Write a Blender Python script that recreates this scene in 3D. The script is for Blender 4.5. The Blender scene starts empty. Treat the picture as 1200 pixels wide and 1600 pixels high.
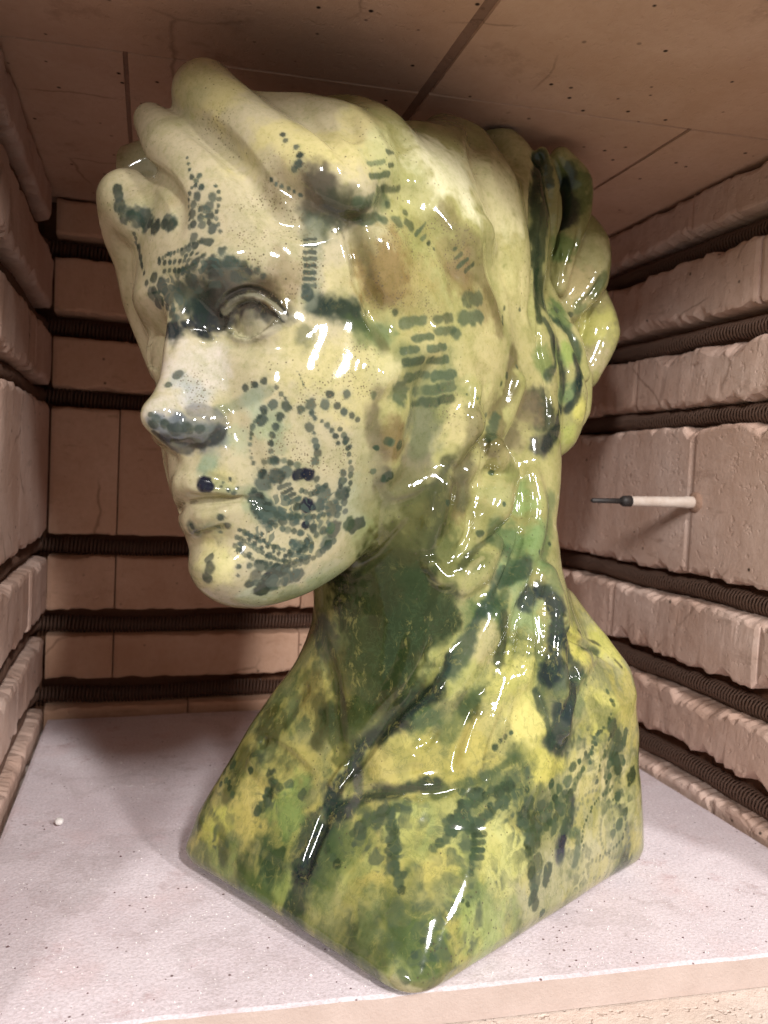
import bpy, math, random
import numpy as np
from mathutils import Vector, Matrix
from mathutils.bvhtree import BVHTree

S = bpy.context.scene
COL = S.collection
# ------------------------------------------------------------------ camera
CAM_O = np.array([0.0, 0.0, 0.31]); FPX = 1200.0
_yaw, _pit, _rol = .2971, -.0468, .0461
_fw = np.array([math.sin(_yaw)*math.cos(_pit), math.cos(_yaw)*math.cos(_pit), math.sin(_pit)])
_r0 = np.array([math.cos(_yaw), -math.sin(_yaw), 0]); _u0 = np.cross(_r0, _fw)
_rt = _r0*math.cos(_rol)+_u0*math.sin(_rol); _up = -_r0*math.sin(_rol)+_u0*math.cos(_rol)
cd = bpy.data.cameras.new('camera'); cam = bpy.data.objects.new('camera', cd); COL.objects.link(cam)
mw = Matrix.Identity(4)
for i in range(3):
    mw[i][0] = _rt[i]; mw[i][1] = _up[i]; mw[i][2] = -_fw[i]; mw[i][3] = CAM_O[i]
cam.matrix_world = mw
cd.sensor_fit = 'VERTICAL'; cd.sensor_height = 36; cd.lens = 36*FPX/1600
cd.clip_start = .01; cd.clip_end = 60
cd.dof.use_dof = True; cd.dof.focus_distance = .52; cd.dof.aperture_fstop = 9.0
S.camera = cam
# ------------------------------------------------------------------ light of the workshop outside the kiln's open front
w = bpy.data.worlds.new('World'); S.world = w; w.use_nodes = True
w.node_tree.nodes['Background'].inputs[0].default_value = (1.0, .96, .93, 1)
w.node_tree.nodes['Background'].inputs[1].default_value = .31
def area_lamp(name, loc, target, sx, sy, power, col):
    l = bpy.data.lights.new(name, 'AREA'); l.shape = 'RECTANGLE'; l.size = sx; l.size_y = sy; l.energy = power; l.color = col
    o = bpy.data.objects.new(name, l); COL.objects.link(o); o.location = loc
    o.rotation_euler = (Vector(target)-Vector(loc)).to_track_quat('-Z', 'Y').to_euler()
    return o
LC = (1.0, .965, .93)
area_lamp('ceiling_tube_lamp', (-.70, -.95, 1.00), (.25, .6, .28), .13, .24, 17, LC)
area_lamp('ceiling_tube_lamp', (.32, -.80, 1.16), (.24, .6, .28), .13, .24, 23, LC)
area_lamp('ceiling_tube_lamp', (1.05, -.95, 1.05), (.22, .6, .25), .13, .24, 22, LC)
S.view_settings.view_transform = 'Standard'; S.view_settings.look = 'None'
S.view_settings.exposure = 0; S.view_settings.gamma = 1
S.cycles.max_bounces = 8; S.cycles.diffuse_bounces = 5

# ------------------------------------------------------------------ helpers
def link(o, parent=None):
    COL.objects.link(o)
    if parent: o.parent = parent
    return o
def mesh_obj(name, verts, faces, mat, parent=None, smooth=False):
    me = bpy.data.meshes.new(name)
    me.from_pydata([tuple(v) for v in verts], [], [tuple(f) for f in faces]); me.update()
    if smooth: me.polygons.foreach_set('use_smooth', [True]*len(me.polygons))
    me.materials.append(mat)
    return link(bpy.data.objects.new(name, me), parent)
def tag(o, label=None, cat=None, group=None, kind=None):
    for k, v in (('label', label), ('category', cat), ('group', group), ('kind', kind)):
        if v: o[k] = v
    return o
def empty(name, loc=(0, 0, 0), rz=0):
    o = bpy.data.objects.new(name, None); o.empty_display_size = .05
    o.location = loc; o.rotation_euler = (0, 0, rz); return link(o)

_rng = np.random.RandomState(7)
_LAT = _rng.rand(32, 32, 32).astype(np.float32)
def vnoise(p, freq):                       # trilinear value noise, p (n,3), result 0..1
    q = np.asarray(p, np.float32)*freq+100.37
    i = np.floor(q).astype(np.int32); f = q-i; f = f*f*(3-2*f)
    r = 0
    for dx in (0, 1):
        for dy in (0, 1):
            for dz in (0, 1):
                r = r+_LAT[(i[:, 0]+dx) & 31, (i[:, 1]+dy) & 31, (i[:, 2]+dz) & 31] \
                    * (f[:, 0] if dx else 1-f[:, 0])*(f[:, 1] if dy else 1-f[:, 1])*(f[:, 2] if dz else 1-f[:, 2])
    return r
def fbm(p, freq, n=3):
    a = 0; s = 0
    for k in range(n):
        a = a+vnoise(p, freq*2**k)*.5**k; s += .5**k
    return a/s

class N:                                    # small node-tree writer
    def __init__(s, name):
        s.m = bpy.data.materials.new(name); s.m.use_nodes = True; s.t = s.m.node_tree
        s.b = s.t.nodes['Principled BSDF']
    def n(s, typ, **kw):
        x = s.t.nodes.new(typ)
        for k, v in kw.items():
            if k.startswith('i_'):
                key = k[2:]; key = int(key) if key.isdigit() else key.replace('_', ' ')
                if isinstance(v, bpy.types.NodeSocket): s.t.links.new(v, x.inputs[key])
                else: x.inputs[key].default_value = v
            else: setattr(x, k, v)
        return x
    def ramp(s, fac, stops):
        x = s.n('ShaderNodeValToRGB'); s.t.links.new(fac, x.inputs[0]); e = x.color_ramp.elements
        while len(e) < len(stops): e.new(.5)
        for el, (p, c) in zip(e, stops):
            el.position = p; el.color = tuple(c)+(1,) if len(c) == 3 else c
        return x.outputs[0]
    def mix(s, fac, a, b, mode='MIX'):
        x = s.n('ShaderNodeMix', data_type='RGBA', blend_type=mode)
        for k, v in ((0, fac), (6, a), (7, b)):
            if isinstance(v, bpy.types.NodeSocket): s.t.links.new(v, x.inputs[k])
            else: x.inputs[k].default_value = v if k == 0 else (tuple(v)+(1,) if len(v) == 3 else v)
        return x.outputs[2]
    def noise(s, vec, scale, detail=4, rough=.6):
        return s.n('ShaderNodeTexNoise', i_Vector=vec, i_Scale=scale, i_Detail=detail, i_Roughness=rough).outputs[0]
    def to(s, sock, name):
        s.t.links.new(sock, s.b.inputs[name])
G3 = lambda v: (v, v, v)

def brick_material(name, base, dark, pale, speck, bump=.5, speck_scale=55, speck_amt=.0):
    k = N(name); geo = k.n('ShaderNodeNewGeometry'); P = geo.outputs['Position']
    rnd = k.n('ShaderNodeObjectInfo').outputs['Random']
    c = k.mix(k.ramp(k.noise(P, 9, 5), [(.3, G3(0)), (.72, G3(1))]), base, pale)
    c = k.mix(k.ramp(k.noise(P, 5, 4), [(.48, G3(0)), (.75, G3(.75))]), c, dark)
    c = k.mix(k.ramp(rnd, [(0, G3(0)), (1, G3(.28))]), c, dark)
    c = k.mix(k.ramp(k.noise(P, 160, 3), [(.35, G3(.18)), (.6, G3(0))]), c, dark)
    st = k.n('ShaderNodeMapping', i_Vector=P, i_Scale=(1, 1, 3.5)).outputs[0]
    c = k.mix(k.ramp(k.noise(st, 16, 5, .7), [(.60, G3(0)), (.74, G3(.55))]), c, tuple(x*.62 for x in dark))
    ws = k.n('ShaderNodeTexNoise', i_Vector=P, i_Scale=9, i_Detail=5).outputs['Color']
    cr = k.n('ShaderNodeTexVoronoi', feature='DISTANCE_TO_EDGE', i_Vector=k.mix(.06, P, ws), i_Scale=6).outputs['Distance']
    crk = k.n('ShaderNodeMath', operation='MULTIPLY', i_0=k.ramp(cr, [(.0, G3(1)), (.012, G3(0))]), i_1=k.ramp(k.noise(P, 7, 2), [(.55, G3(0)), (.62, G3(.6))])).outputs[0]
    c = k.mix(crk, c, tuple(x*.45 for x in dark))
    v = k.n('ShaderNodeTexVoronoi', i_Vector=P, i_Scale=speck_scale, i_Randomness=1.0)
    near = k.ramp(v.outputs['Distance'], [(.05+speck_amt, G3(1)), (.12+speck_amt, G3(0))])
    pick = k.ramp(v.outputs['Color'], [(.60, G3(0)), (.66, G3(1))])
    c = k.mix(k.n('ShaderNodeMath', operation='MULTIPLY', i_0=near, i_1=pick).outputs[0], c, speck)
    k.to(c, 'Base Color'); k.b.inputs['Roughness'].default_value = .92; k.b.inputs['Specular IOR Level'].default_value = .2
    pit = k.ramp(k.noise(P, 130, 2), [(.30, G3(0)), (.40, G3(1))])
    h = k.n('ShaderNodeMath', operation='ADD', i_0=k.n('ShaderNodeMath', operation='MULTIPLY', i_0=k.noise(P, 32, 8, .75), i_1=1.3).outputs[0], i_1=k.n('ShaderNodeMath', operation='MULTIPLY', i_0=pit, i_1=.45).outputs[0]).outputs[0]
    bm = k.n('ShaderNodeBump', i_Strength=bump, i_Distance=.004, i_Height=h)
    k.to(bm.outputs[0], 'Normal')
    return k.m
M_BRICK = brick_material('insulating_fire_brick', (.66, .415, .285), (.47, .255, .155), (.73, .50, .375), (.05, .03, .02), .45)
M_ROUGH = brick_material('crumbled_fire_brick', (.55, .375, .30), (.40, .235, .165), (.72, .56, .49), (.05, .035, .025), .38)
M_CEIL = brick_material('ceiling_fire_brick', (.58, .385, .275), (.44, .265, .175), (.64, .445, .345), (.035, .02, .015), .3, 70, .03)
M_CORE = brick_material('groove_back_brick', (.22, .105, .062), (.13, .055, .032), (.28, .145, .09), (.05, .03, .02), .5)
M_SEAM = brick_material('seam_mortar', (.30, .185, .13), (.20, .11, .075), (.38, .25, .19), (.05, .03, .02), .6)
M_FLOOR = brick_material('kiln_floor_brick', (.72, .60, .52), (.55, .42, .35), (.82, .73, .67), (.25, .10, .08), .8, 40)

# ------------------------------------------------------------------ kiln chamber
XL, XR, YB, ZC = -.1152, .5339, .9923, .621
YF = .36
ROWS = [(.012, .044), (.100, .129), (.197, .221), (.377, .397), (.460, .486), (.552, .576)]
COURSES = [(-.021, .012), (.044, .100), (.129, .197), (.221, .377), (.397, .460), (.486, .552), (.576, .6195)]
DEPTH = .034

def brick_mesh(length, height, chip, seed, n=None):
    """a laid brick: u along x (0..length), v = z (0..height), front face at y = 0, body behind it at +y; crumbled rims"""
    n = n or max(6, int(length/.0045))
    u = np.linspace(0, length, n+1)
    def rim(s, amt):
        p = np.stack([u, np.full_like(u, s*3.1+seed*1.7), np.full_like(u, seed*.37)], 1)
        a = 1.35*np.abs(vnoise(p, 30)-.5)*2+.8*np.abs(vnoise(p+5, 85)-.5)*2+vnoise(p, 230)*.35
        a = np.clip((a-.45)/1.3, 0, 1)
        return .0012+amt*a
    cb, ct = rim(1, chip), rim(2, chip); db, dt = rim(3, chip*.16), rim(4, chip*.16)
    rings = []
    for i in range(n+1):
        e = min(i, n-i); endr = .0012 if e == 0 else 0
        b, t, p, q = cb[i], ct[i], db[i], dt[i]
        yo = endr
        ring = [(DEPTH+.004, 0), (p+.010, b*.35), (p+yo, b), (p*.35+yo, b+p*.8+.0006), (yo, b*1.0+p+.002),
                (yo, height*.5), (yo, height-t-q-.002), (q*.35+yo, height-t-q*.8-.0006), (q+yo, height-t), (q+.010, height-t*.35), (DEPTH+.004, height)]
        rings.append([(u[i], y, z) for y, z in ring])
    V = np.array(rings).reshape(-1, 3); m = 11
    jit = (fbm(V+seed, 60, 2)-.5)*min(chip, .006)*(.5 if height < .1 else .12)
    V[:, 1] += np.where(V[:, 1] < .02, jit, 0); V[:, 2] += np.where((V[:, 1] < .02) & (V[:, 1] > .0012), (vnoise(V+seed+3, 300)-.5)*.0028*(chip > .006)*(np.abs(V[:, 2]-height/2) > height*.2), 0)
    F = []
    for i in range(n):
        for j in range(m-1):
            a = i*m+j; F.append((a, a+1, a+m+1, a+m))
    F.append(tuple(range(m-1, -1, -1))); F.append(tuple(n*m+j for j in range(m)))
    return V, F
def wall(name, origin, rz, splits, chip, mat, patch=None):
    """bricks of one wall; local x along the wall, local -y toward the chamber"""
    length = splits['len']
    W = empty(name, origin, rz); tag(W, kind='structure')
    core = mesh_obj('wall_core', [(x, y, z) for x in (-.04, length+.04) for y in (DEPTH, DEPTH+.05) for z in (-.02, ZC+.03)],
                    [(0, 1, 3, 2), (4, 6, 7, 5), (0, 4, 5, 1), (2, 3, 7, 6), (0, 2, 6, 4), (1, 5, 7, 3)], M_CORE, W)
    for r, (z0, z1) in enumerate(COURSES):
        cuts = [0]+splits[r]+[length-splits.get('short', {}).get(r, 0)]
        for i in range(len(cuts)-1):
            g = .0008
            V, F = brick_mesh(cuts[i+1]-cuts[i]-2*g, z1-z0, chip[r] if isinstance(chip, (list, tuple)) else chip, r*13+i*5+len(name))
            rr = random.Random(r*31+i*7+len(name))
            V = V+np.array([cuts[i]+g, rr.uniform(-.0012, .0012), z0])
            mesh_obj('brick', V, F, mat, W)
    return W
random.seed(3)
LEN_S = YB-YF
# back wall: x to the right; chamber side is -y
wall('wall_back', (XL, YB, 0), 0, {'len': XR-XL, 0: [.17, .40], 1: [.078, .31, .545], 2: [.078, .31, .545], 3: [.078, .31, .545], 4: [.19, .42], 5: [.19, .42], 6: [.3]}, .005, M_BRICK)
# right wall: local x runs toward the camera from the back corner, local -y points to -X
wall('wall_right', (XR, YB, 0), -math.pi/2, {'len': LEN_S, 0: [.15, .385], 1: [.12, .245, .50], 2: [.2, .43], 3: [.324, .56], 4: [.22, .45], 5: [.16, .40], 6: [.30]},
     [.013, .017, .017, .015, .017, .015, .007], M_ROUGH)
# left wall: local x runs away from the camera
wall('wall_left', (XL, YF, 0), math.pi/2, {'len': LEN_S, 'short': {6: .034}, 0: [.33], 1: [.20, .44], 2: [.26, .50], 3: [.17, .42], 4: [.28, .50], 5: [.33], 6: [.23]}, .010, M_ROUGH)

# ceiling of large soft bricks
ce = empty('ceiling', (0, 0, ZC)); tag(ce, kind='structure')
def slab(name, x0, x1, y0, y1, z0, z1, mat, parent, seed=0, amp=.0012, step=.02, bev=.0025):
    nx = max(2, int((x1-x0)/step)); ny = max(2, int((y1-y0)/step))
    xs = np.linspace(x0, x1, nx+1); ys = np.linspace(y0, y1, ny+1)
    # lower face grid, chamfered rim, then sides up
    V = []; F = []
    def loop(x0, x1, y0, y1):
        return [(x, y0) for x in np.linspace(x0, x1, nx+1)[:-1]]+[(x1, y) for y in np.linspace(y0, y1, ny+1)[:-1]] + \
               [(x, y1) for x in np.linspace(x1, x0, nx+1)[:-1]]+[(x0, y) for y in np.linspace(y1, y0, ny+1)[:-1]]
    gx = np.linspace(x0+bev, x1-bev, nx+1); gy = np.linspace(y0+bev, y1-bev, ny+1)
    for j in range(ny+1):
        for i in range(nx+1): V.append((gx[i], gy[j], z0))
    for j in range(ny):
        for i in range(nx):
            a = j*(nx+1)+i; F.append((a, a+1, a+nx+2, a+nx+1))
    inner = [i for i in range(nx)]+[j*(nx+1)+nx for j in range(ny)]+[ny*(nx+1)+i for i in range(nx, 0, -1)]+[j*(nx+1) for j in range(ny, 0, -1)]
    base = len(V); L = loop(x0, x1, y0, y1); m = len(L); sg = 1 if z1 > z0 else -1
    V += [(x, y, z0+sg*bev) for x, y in L]; V += [(x, y, z1) for x, y in L]
    for i in range(m):
        j = (i+1) % m
        F.append((inner[j], inner[i], base+i, base+j)); F.append((base+j, base+i, base+m+i, base+m+j))
    F.append(tuple(range(base+2*m-1, base+m-1, -1)))
    V = np.array(V, float)
    V[:base+m] += (np.stack([fbm(V[:base+m]+seed+7*k, 55, 3) for k in range(3)], 1)-.5)*amp*2
    if sg < 0: F = [tuple(reversed(f)) for f in F]
    return mesh_obj(name, V, [tuple(reversed(f)) for f in F], mat, parent)
cx = [XL-.03, -.028, .203, .437, XR+.03]; n_ = 0
ytop = lambda x: .64-(x+.089)*.122
for (ya, yb, cuts) in ((.37, None, [XL-.03, .203, XR+.03]), (None, YB+.03, cx)):
    for i in range(len(cuts)-1):
        x0, x1 = cuts[i], cuts[i+1]
        g0 = .004 if abs(x0-.203) < 1e-6 else .0015; g1 = .004 if abs(x1-.203) < 1e-6 else .0015
        o = slab('brick', x0+g0, x1-g1, ya or 0, yb or 0, 0, .05, M_CEIL, ce, seed=n_) if False else None
        a0, a1 = ytop(x0)-.0008, ytop(x1)-.0008
        yy0, yy1 = (ya, None) if ya else (None, yb)
        s_ = slab('brick', 0, 1, 0, 1, 0, .05, M_CEIL, ce, seed=n_, amp=0, step=.06, bev=.003)
        co = np.array([v.co[:] for v in s_.data.vertices])
        X = x0+g0+co[:, 0]*(x1-x0-g0-g1); seam = ytop(X)
        Y = (ya+co[:, 1]*(seam-.0007-ya)) if ya else (seam+.0007+co[:, 1]*(yb-seam))
        nz = (fbm(np.stack([X, Y, co[:, 2]*0+n_], 1), 30, 3)-.5)*.0012
        for v, x, y, z, dz in zip(s_.data.vertices, X, Y, co[:, 2], nz): v.co = (x, y, z+(dz if z < .01 else 0))
        n_ += 1
mesh_obj('seam_mortar', [(x, y, z) for x in (XL-.05, XR+.05) for y in (.28, YB+.05) for z in (.0018, .06)],
         [(0, 1, 3, 2), (4, 6, 7, 5), (0, 4, 5, 1), (2, 3, 7, 6), (0, 2, 6, 4), (1, 5, 7, 3)], M_SEAM, ce)

# kiln floor and the shelf lying on it
fl = mesh_obj('floor', [(x, y, z) for x in (-.6, 1.1) for y in (.12, 1.1) for z in (-.08, -.0225)],
              [(0, 1, 3, 2), (4, 6, 7, 5), (0, 4, 5, 1), (2, 3, 7, 6), (0, 2, 6, 4), (1, 5, 7, 3)], M_FLOOR)
tag(fl, kind='structure')
k = N('kiln_shelf_wash'); geo = k.n('ShaderNodeNewGeometry'); P_ = geo.outputs['Position']
c = k.mix(k.ramp(k.noise(P_, 8, 5), [(.35, G3(0)), (.7, G3(1))]), (.68, .585, .625), (.82, .74, .785))
c = k.mix(k.ramp(k.noise(P_, 14, 4), [(.55, G3(0)), (.75, G3(.6))]), c, (.72, .55, .56))
c = k.mix(k.ramp(k.noise(P_, 420, 3, .7), [(.40, G3(.3)), (.55, G3(0))]), c, (.36, .29, .28))
v = k.n('ShaderNodeTexVoronoi', i_Vector=P_, i_Scale=130, i_Randomness=1.0)
pk = k.n('ShaderNodeMath', operation='MULTIPLY', i_0=k.ramp(v.outputs['Distance'], [(.08, G3(1)), (.16, G3(0))]), i_1=k.ramp(v.outputs['Color'], [(.70, G3(0)), (.75, G3(1))])).outputs[0]
c = k.mix(pk, c, (.16, .10, .10))
rd = k.n('ShaderNodeMath', operation='MULTIPLY', i_0=k.ramp(k.noise(P_, 24, 6, .75), [(.56, G3(0)), (.66, G3(.55))]), i_1=k.ramp(k.noise(P_, 4, 2), [(.45, G3(.15)), (.6, G3(1))])).outputs[0]
c = k.mix(rd, c, (.42, .22, .22))
c = k.mix(k.ramp(k.noise(P_, 6, 6, .7), [(.52, G3(0)), (.56, G3(.3)), (.60, G3(0))]), c, (.42, .35, .35))
nz = k.n('ShaderNodeSeparateXYZ', i_0=geo.outputs['True Normal']).outputs[2]
c = k.mix(k.ramp(nz, [(.45, G3(1)), (.75, G3(0))]), c, k.mix(k.noise(P_, 35, 5), (.40, .31, .27), (.56, .46, .42)))
k.to(c, 'Base Color'); k.b.inputs['Roughness'].default_value = .88
hh = k.n('ShaderNodeMath', operation='ADD', i_0=k.noise(P_, 380, 3, .7), i_1=k.noise(P_, 40, 5)).outputs[0]
k.to(k.n('ShaderNodeBump', i_Strength=.28, i_Distance=.0025, i_Height=hh).outputs[0], 'Normal')
M_SHELF = k.m
sh = slab('kiln_shelf', 0, 1, 0, 1, 0, -.021, M_SHELF, None, amp=0, step=.012, bev=.005)
_c = np.array([v.co[:] for v in sh.data.vertices])
_qa, _qb, _qc, _qd = np.array([-.108, .440]), np.array([.528, .392]), np.array([.530, .984]), np.array([-.109, .984])
_u, _v = _c[:, 0], _c[:, 1]
# rim of the unit slab was chamfered in unit space: bring the chamfer back to 3 mm
_XY = ((1-_u)*(1-_v))[:, None]*_qa+(_u*(1-_v))[:, None]*_qb+(_u*_v)[:, None]*_qc+((1-_u)*_v)[:, None]*_qd
_z = np.where(_c[:, 2] > -.0005, 0, np.where(_c[:, 2] > -.012, -.0009, -.0215))
_p3 = np.stack([_XY[:, 0], _XY[:, 1], _z], 1)
_top = _z > -.003
_p3[:, 2] += np.where(_top, (fbm(_p3, 14, 2)-.5)*.0015+(fbm(_p3, 70, 2)-.5)*.0006, 0)
_p3[:, 1] += np.where(_top & (_v < .02), (fbm(_p3+3, 45, 3)-.5)*.004, 0)
for v_, p in zip(sh.data.vertices, _p3): v_.co = p
tag(sh, 'thick pale pinkish slab with a sandy top, lying under the bust', 'kiln shelf')

# heating coils: one spring of resistance wire lies in each groove and runs round three walls
k = N('coil_wire'); k.b.inputs['Base Color'].default_value = (.15, .085, .06, 1); k.b.inputs['Roughness'].default_value = .62
k.b.inputs['Metallic'].default_value = .25; M_COIL = k.m
def coil(path, R, r, pitch):
    path = np.array(path); seg = np.linalg.norm(np.diff(path, axis=0), axis=1); cum = np.r_[0, np.cumsum(seg)]
    L = cum[-1]; turns = L/pitch; npt = int(turns*9)
    s = np.linspace(0, L, npt)
    C = np.stack([np.interp(s, cum, path[:, i]) for i in range(3)], 1)
    T = np.gradient(C, axis=0); T /= np.linalg.norm(T, axis=1)[:, None]
    U = np.array([0, 0, 1.0]); Sd = np.cross(T, U); Sd /= np.linalg.norm(Sd, axis=1)[:, None]
    wob = 1+.05*np.sin(s*37)+.04*np.sin(s*91+1)
    ph = s/pitch*2*math.pi+1.6*np.sin(s*23)+2.2*np.sin(s*9.3+2)+1.1*np.sin(s*57+1)
    C[:, 2] += .0012*np.sin(s*31)+.001*np.sin(s*13+1); C += Sd*(.0016*np.sin(s*17+.5))[:, None]
    H = C+(Sd*np.cos(ph)[:, None]+U*np.sin(ph)[:, None])*(R*wob)[:, None]
    t = np.gradient(H, axis=0); t /= np.linalg.norm(t, axis=1)[:, None]
    n = (C-H); n /= np.linalg.norm(n, axis=1)[:, None]; b = np.cross(t, n)
    rings = [H+(n*math.cos(a)+b*math.sin(a))*r for a in (0, math.pi/2, math.pi, 1.5*math.pi)]
    V = np.stack(rings, 1).reshape(-1, 3); F = []
    for i in range(npt-1):
        for j in range(4):
            F.append((i*4+j, i*4+(j+1) % 4, i*4+4+(j+1) % 4, i*4+4+j))
    return V, F
ROWN = ['lowest wall groove, just above the shelf', 'second groove above the shelf', 'groove just under the tall bricks with the probe',
        'groove just over the tall bricks with the probe', 'second groove below the ceiling', 'topmost groove, just below the ceiling']
for r, (z0, z1) in enumerate(ROWS):
    R = .0092; zc = z0+R+.001; d = .020
    pth = [(XL-d, YF, zc), (XL-d, YB-.02, zc), (XL-d+.006, YB+d-.006, zc), (XL+.02, YB+d, zc), (XR-.02, YB+d, zc), (XR+d-.006, YB+d-.006, zc), (XR+d, YB-.02, zc), (XR+d, YF, zc)]
    V, F = coil(pth, R, .0013, .0042)
    o = mesh_obj('heating_coil', V, F, M_COIL, None, True)
    tag(o, 'dark spring-like heating coil in the '+ROWN[r], 'heating coil', 'heating coils in the wall grooves')

# probe: a pale ceramic tube with a dark rod, sticking out of the right wall
def lathe(name, prof, mat, parent, n=20):
    V = [(x, r*math.cos(2*math.pi*j/n), r*math.sin(2*math.pi*j/n)) for x, r in prof for j in range(n)]; m = len(prof)
    F = [(i*n+j, i*n+(j+1) % n, (i+1)*n+(j+1) % n, (i+1)*n+j) for i in range(m-1) for j in range(n)]
    F += [tuple(range(n-1, -1, -1)), tuple((m-1)*n+j for j in range(n))]
    o = mesh_obj(name, V, F, mat, parent, True); return o
k = N('probe_ceramic'); P_ = k.n('ShaderNodeNewGeometry').outputs['Position']
k.to(k.mix(k.ramp(k.noise(P_, 120, 3), [(.4, G3(0)), (.7, G3(.6))]), (.62, .53, .47), (.46, .35, .28)), 'Base Color'); k.b.inputs['Roughness'].default_value = .6; M_TUBE = k.m
k = N('probe_metal'); P_ = k.n('ShaderNodeNewGeometry').outputs['Position']
k.to(k.mix(k.noise(P_, 300, 3), (.025, .025, .028), (.06, .05, .045)), 'Base Color'); k.b.inputs['Roughness'].default_value = .55; k.b.inputs['Metallic'].default_value = .4; M_ROD = k.m
th = empty('thermocouple', (XR, .660, .2976), math.pi); th.rotation_euler = (0, math.radians(1.0), math.pi)
tag(th, 'pale ceramic probe tube with a dark rod sticking out of the right wall', 'probe')
lathe('sheath', [(-.01, .0060), (.012, .0062), (.0125, .0056), (.060, .0052), (.076, .0050), (.0775, .0040)], M_TUBE, th)
lathe('hole_packing', [(-.004, .0115), (.0005, .0105), (.0022, .0085), (.0030, .0064)], M_SEAM, th, 14)
lathe('collar', [(.0760, .0040), (.0762, .0056), (.084, .0054), (.087, .0036)], M_ROD, th)
lathe('rod', [(.086, .0028), (.100, .0026), (.119, .0023), (.1205, .0012)], M_ROD, th)
# crumb and sand on the shelf
def grain(c, r, rs):
    V = []; 
    for (x, y, z) in ((1, 0, 0), (0, 1, 0), (-1, 0, 0), (0, -1, 0), (0, 0, 1), (0, 0, -.6)):
        q = r*rs.uniform(.65, 1.2); V.append((c[0]+x*q, c[1]+y*q, c[2]+z*q*.8))
    return V, [(0, 1, 4), (1, 2, 4), (2, 3, 4), (3, 0, 4), (1, 0, 5), (2, 1, 5), (3, 2, 5), (0, 3, 5)]
k = N('pale_grain'); k.b.inputs['Base Color'].default_value = (.80, .76, .74, 1); k.b.inputs['Roughness'].default_value = .45; M_GR = k.m
k = N('dark_grain'); k.b.inputs['Base Color'].default_value = (.13, .07, .07, 1); k.b.inputs['Roughness'].default_value = .8; M_GD = k.m
rs = random.Random(5)
for nm, mat, cnt in (('pale_sand', M_GR, 1500), ('dark_sand', M_GD, 420)):
    V = []; F = []
    for i in range(cnt):
        x = rs.uniform(-.10, .52); y = .445-(x+.1)*.07+rs.random()**1.5*.42
        r = rs.uniform(.00025, .0008)*(1 if rs.random() < .96 else 1.7); v, f = grain((x, y, r*.3), r, rs); b = len(V); V += v; F += [tuple(b+q for q in t) for t in f]
    o = mesh_obj('sand', V, F, mat); tag(o, kind='stuff')
import bmesh
bm = bmesh.new(); bmesh.ops.create_icosphere(bm, subdivisions=2, radius=.0036)
for v_ in bm.verts: v_.co *= 1+.28*1.6*(vnoise(np.array([v_.co[:]]), 330)[0]-.5); v_.co.z *= .8
me = bpy.data.meshes.new('crumb'); bm.to_mesh(me); bm.free(); me.materials.append(M_GR)
cr = link(bpy.data.objects.new('crumb', me)); cr.location = (-.0655, .690, .0035)
tag(cr, 'small white crumb on the shelf by the left wall', 'crumb')

# ------------------------------------------------------------------ the glazed bust
# local frame of the bust: origin on the shelf under its middle, a = right, b = away, z = up
B0 = np.array([.218, .567, 0.0])
AX = np.array([[math.cos(_yaw), -math.sin(_yaw), 0], [math.sin(_yaw), math.cos(_yaw), 0], [0, 0, 1.0]])
def w2v(p): return (np.asarray(p, float)-B0) @ AX.T
EYE = w2v(CAM_O)
def ray(px, py):
    d = _fw+_rt*(px-600)/FPX-_up*(py-800)/FPX
    return d @ AX.T
def W(px, py, b):                       # point of the photograph at depth b of the bust frame
    d = ray(px, py); return EYE+d*((b-EYE[1])/d[1])
# head pose
HQ = np.array([-.102, -.013, .3915]); HS = 1.447e-3
def _rot(a, c):
    F = np.array([-math.sin(a), -math.cos(a), 0]); L = np.array([math.cos(a), -math.sin(a), 0]); U = np.array([0, 0, 1.0])
    return np.stack([F, L*math.cos(c)+U*math.sin(c), U*math.cos(c)-L*math.sin(c)])
HA = _rot(.62, .17)
def H(f, l, u): return HQ+np.array([f, l, u], float) @ HA*HS          # head millimetres (forward, left, up)
def HL(px, py, left):                   # point of the photograph on the head's sagittal plane at 'left'
    d = ray(px, py); t = (left*HS-(EYE-HQ) @ HA[1])/(d @ HA[1]); return EYE+d*t

GH = .0019
LO = np.array([-.245, -.245, -.006]); HI = np.array([.225, .215, .620])
NX, NY, NZ = [int(v) for v in np.ceil((HI-LO)/GH)]
gx = (LO[0]+GH*np.arange(NX)).astype(np.float32); gy = (LO[1]+GH*np.arange(NY)).astype(np.float32); gz = (LO[2]+GH*np.arange(NZ)).astype(np.float32)
FLD = np.full((NX, NY, NZ), 1.0, np.float32)
def smin(a, b, k):
    h = np.maximum(k-np.abs(a-b), 0)/k
    return np.minimum(a, b)-h*h*k*.25
def box(lo, hi):
    i0 = np.maximum(np.floor((np.asarray(lo)-LO)/GH).astype(int), 0); i1 = np.minimum(np.ceil((np.asarray(hi)-LO)/GH).astype(int)+1, [NX, NY, NZ])
    sl = tuple(slice(a, b) for a, b in zip(i0, i1))
    return sl, gx[sl[0]][:, None, None], gy[sl[1]][None, :, None], gz[sl[2]][None, None, :]
def put(sl, d, k, mode):
    if mode == 'add': FLD[sl] = smin(FLD[sl], d, k)
    else: FLD[sl] = -smin(-FLD[sl], d, k)
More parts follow.
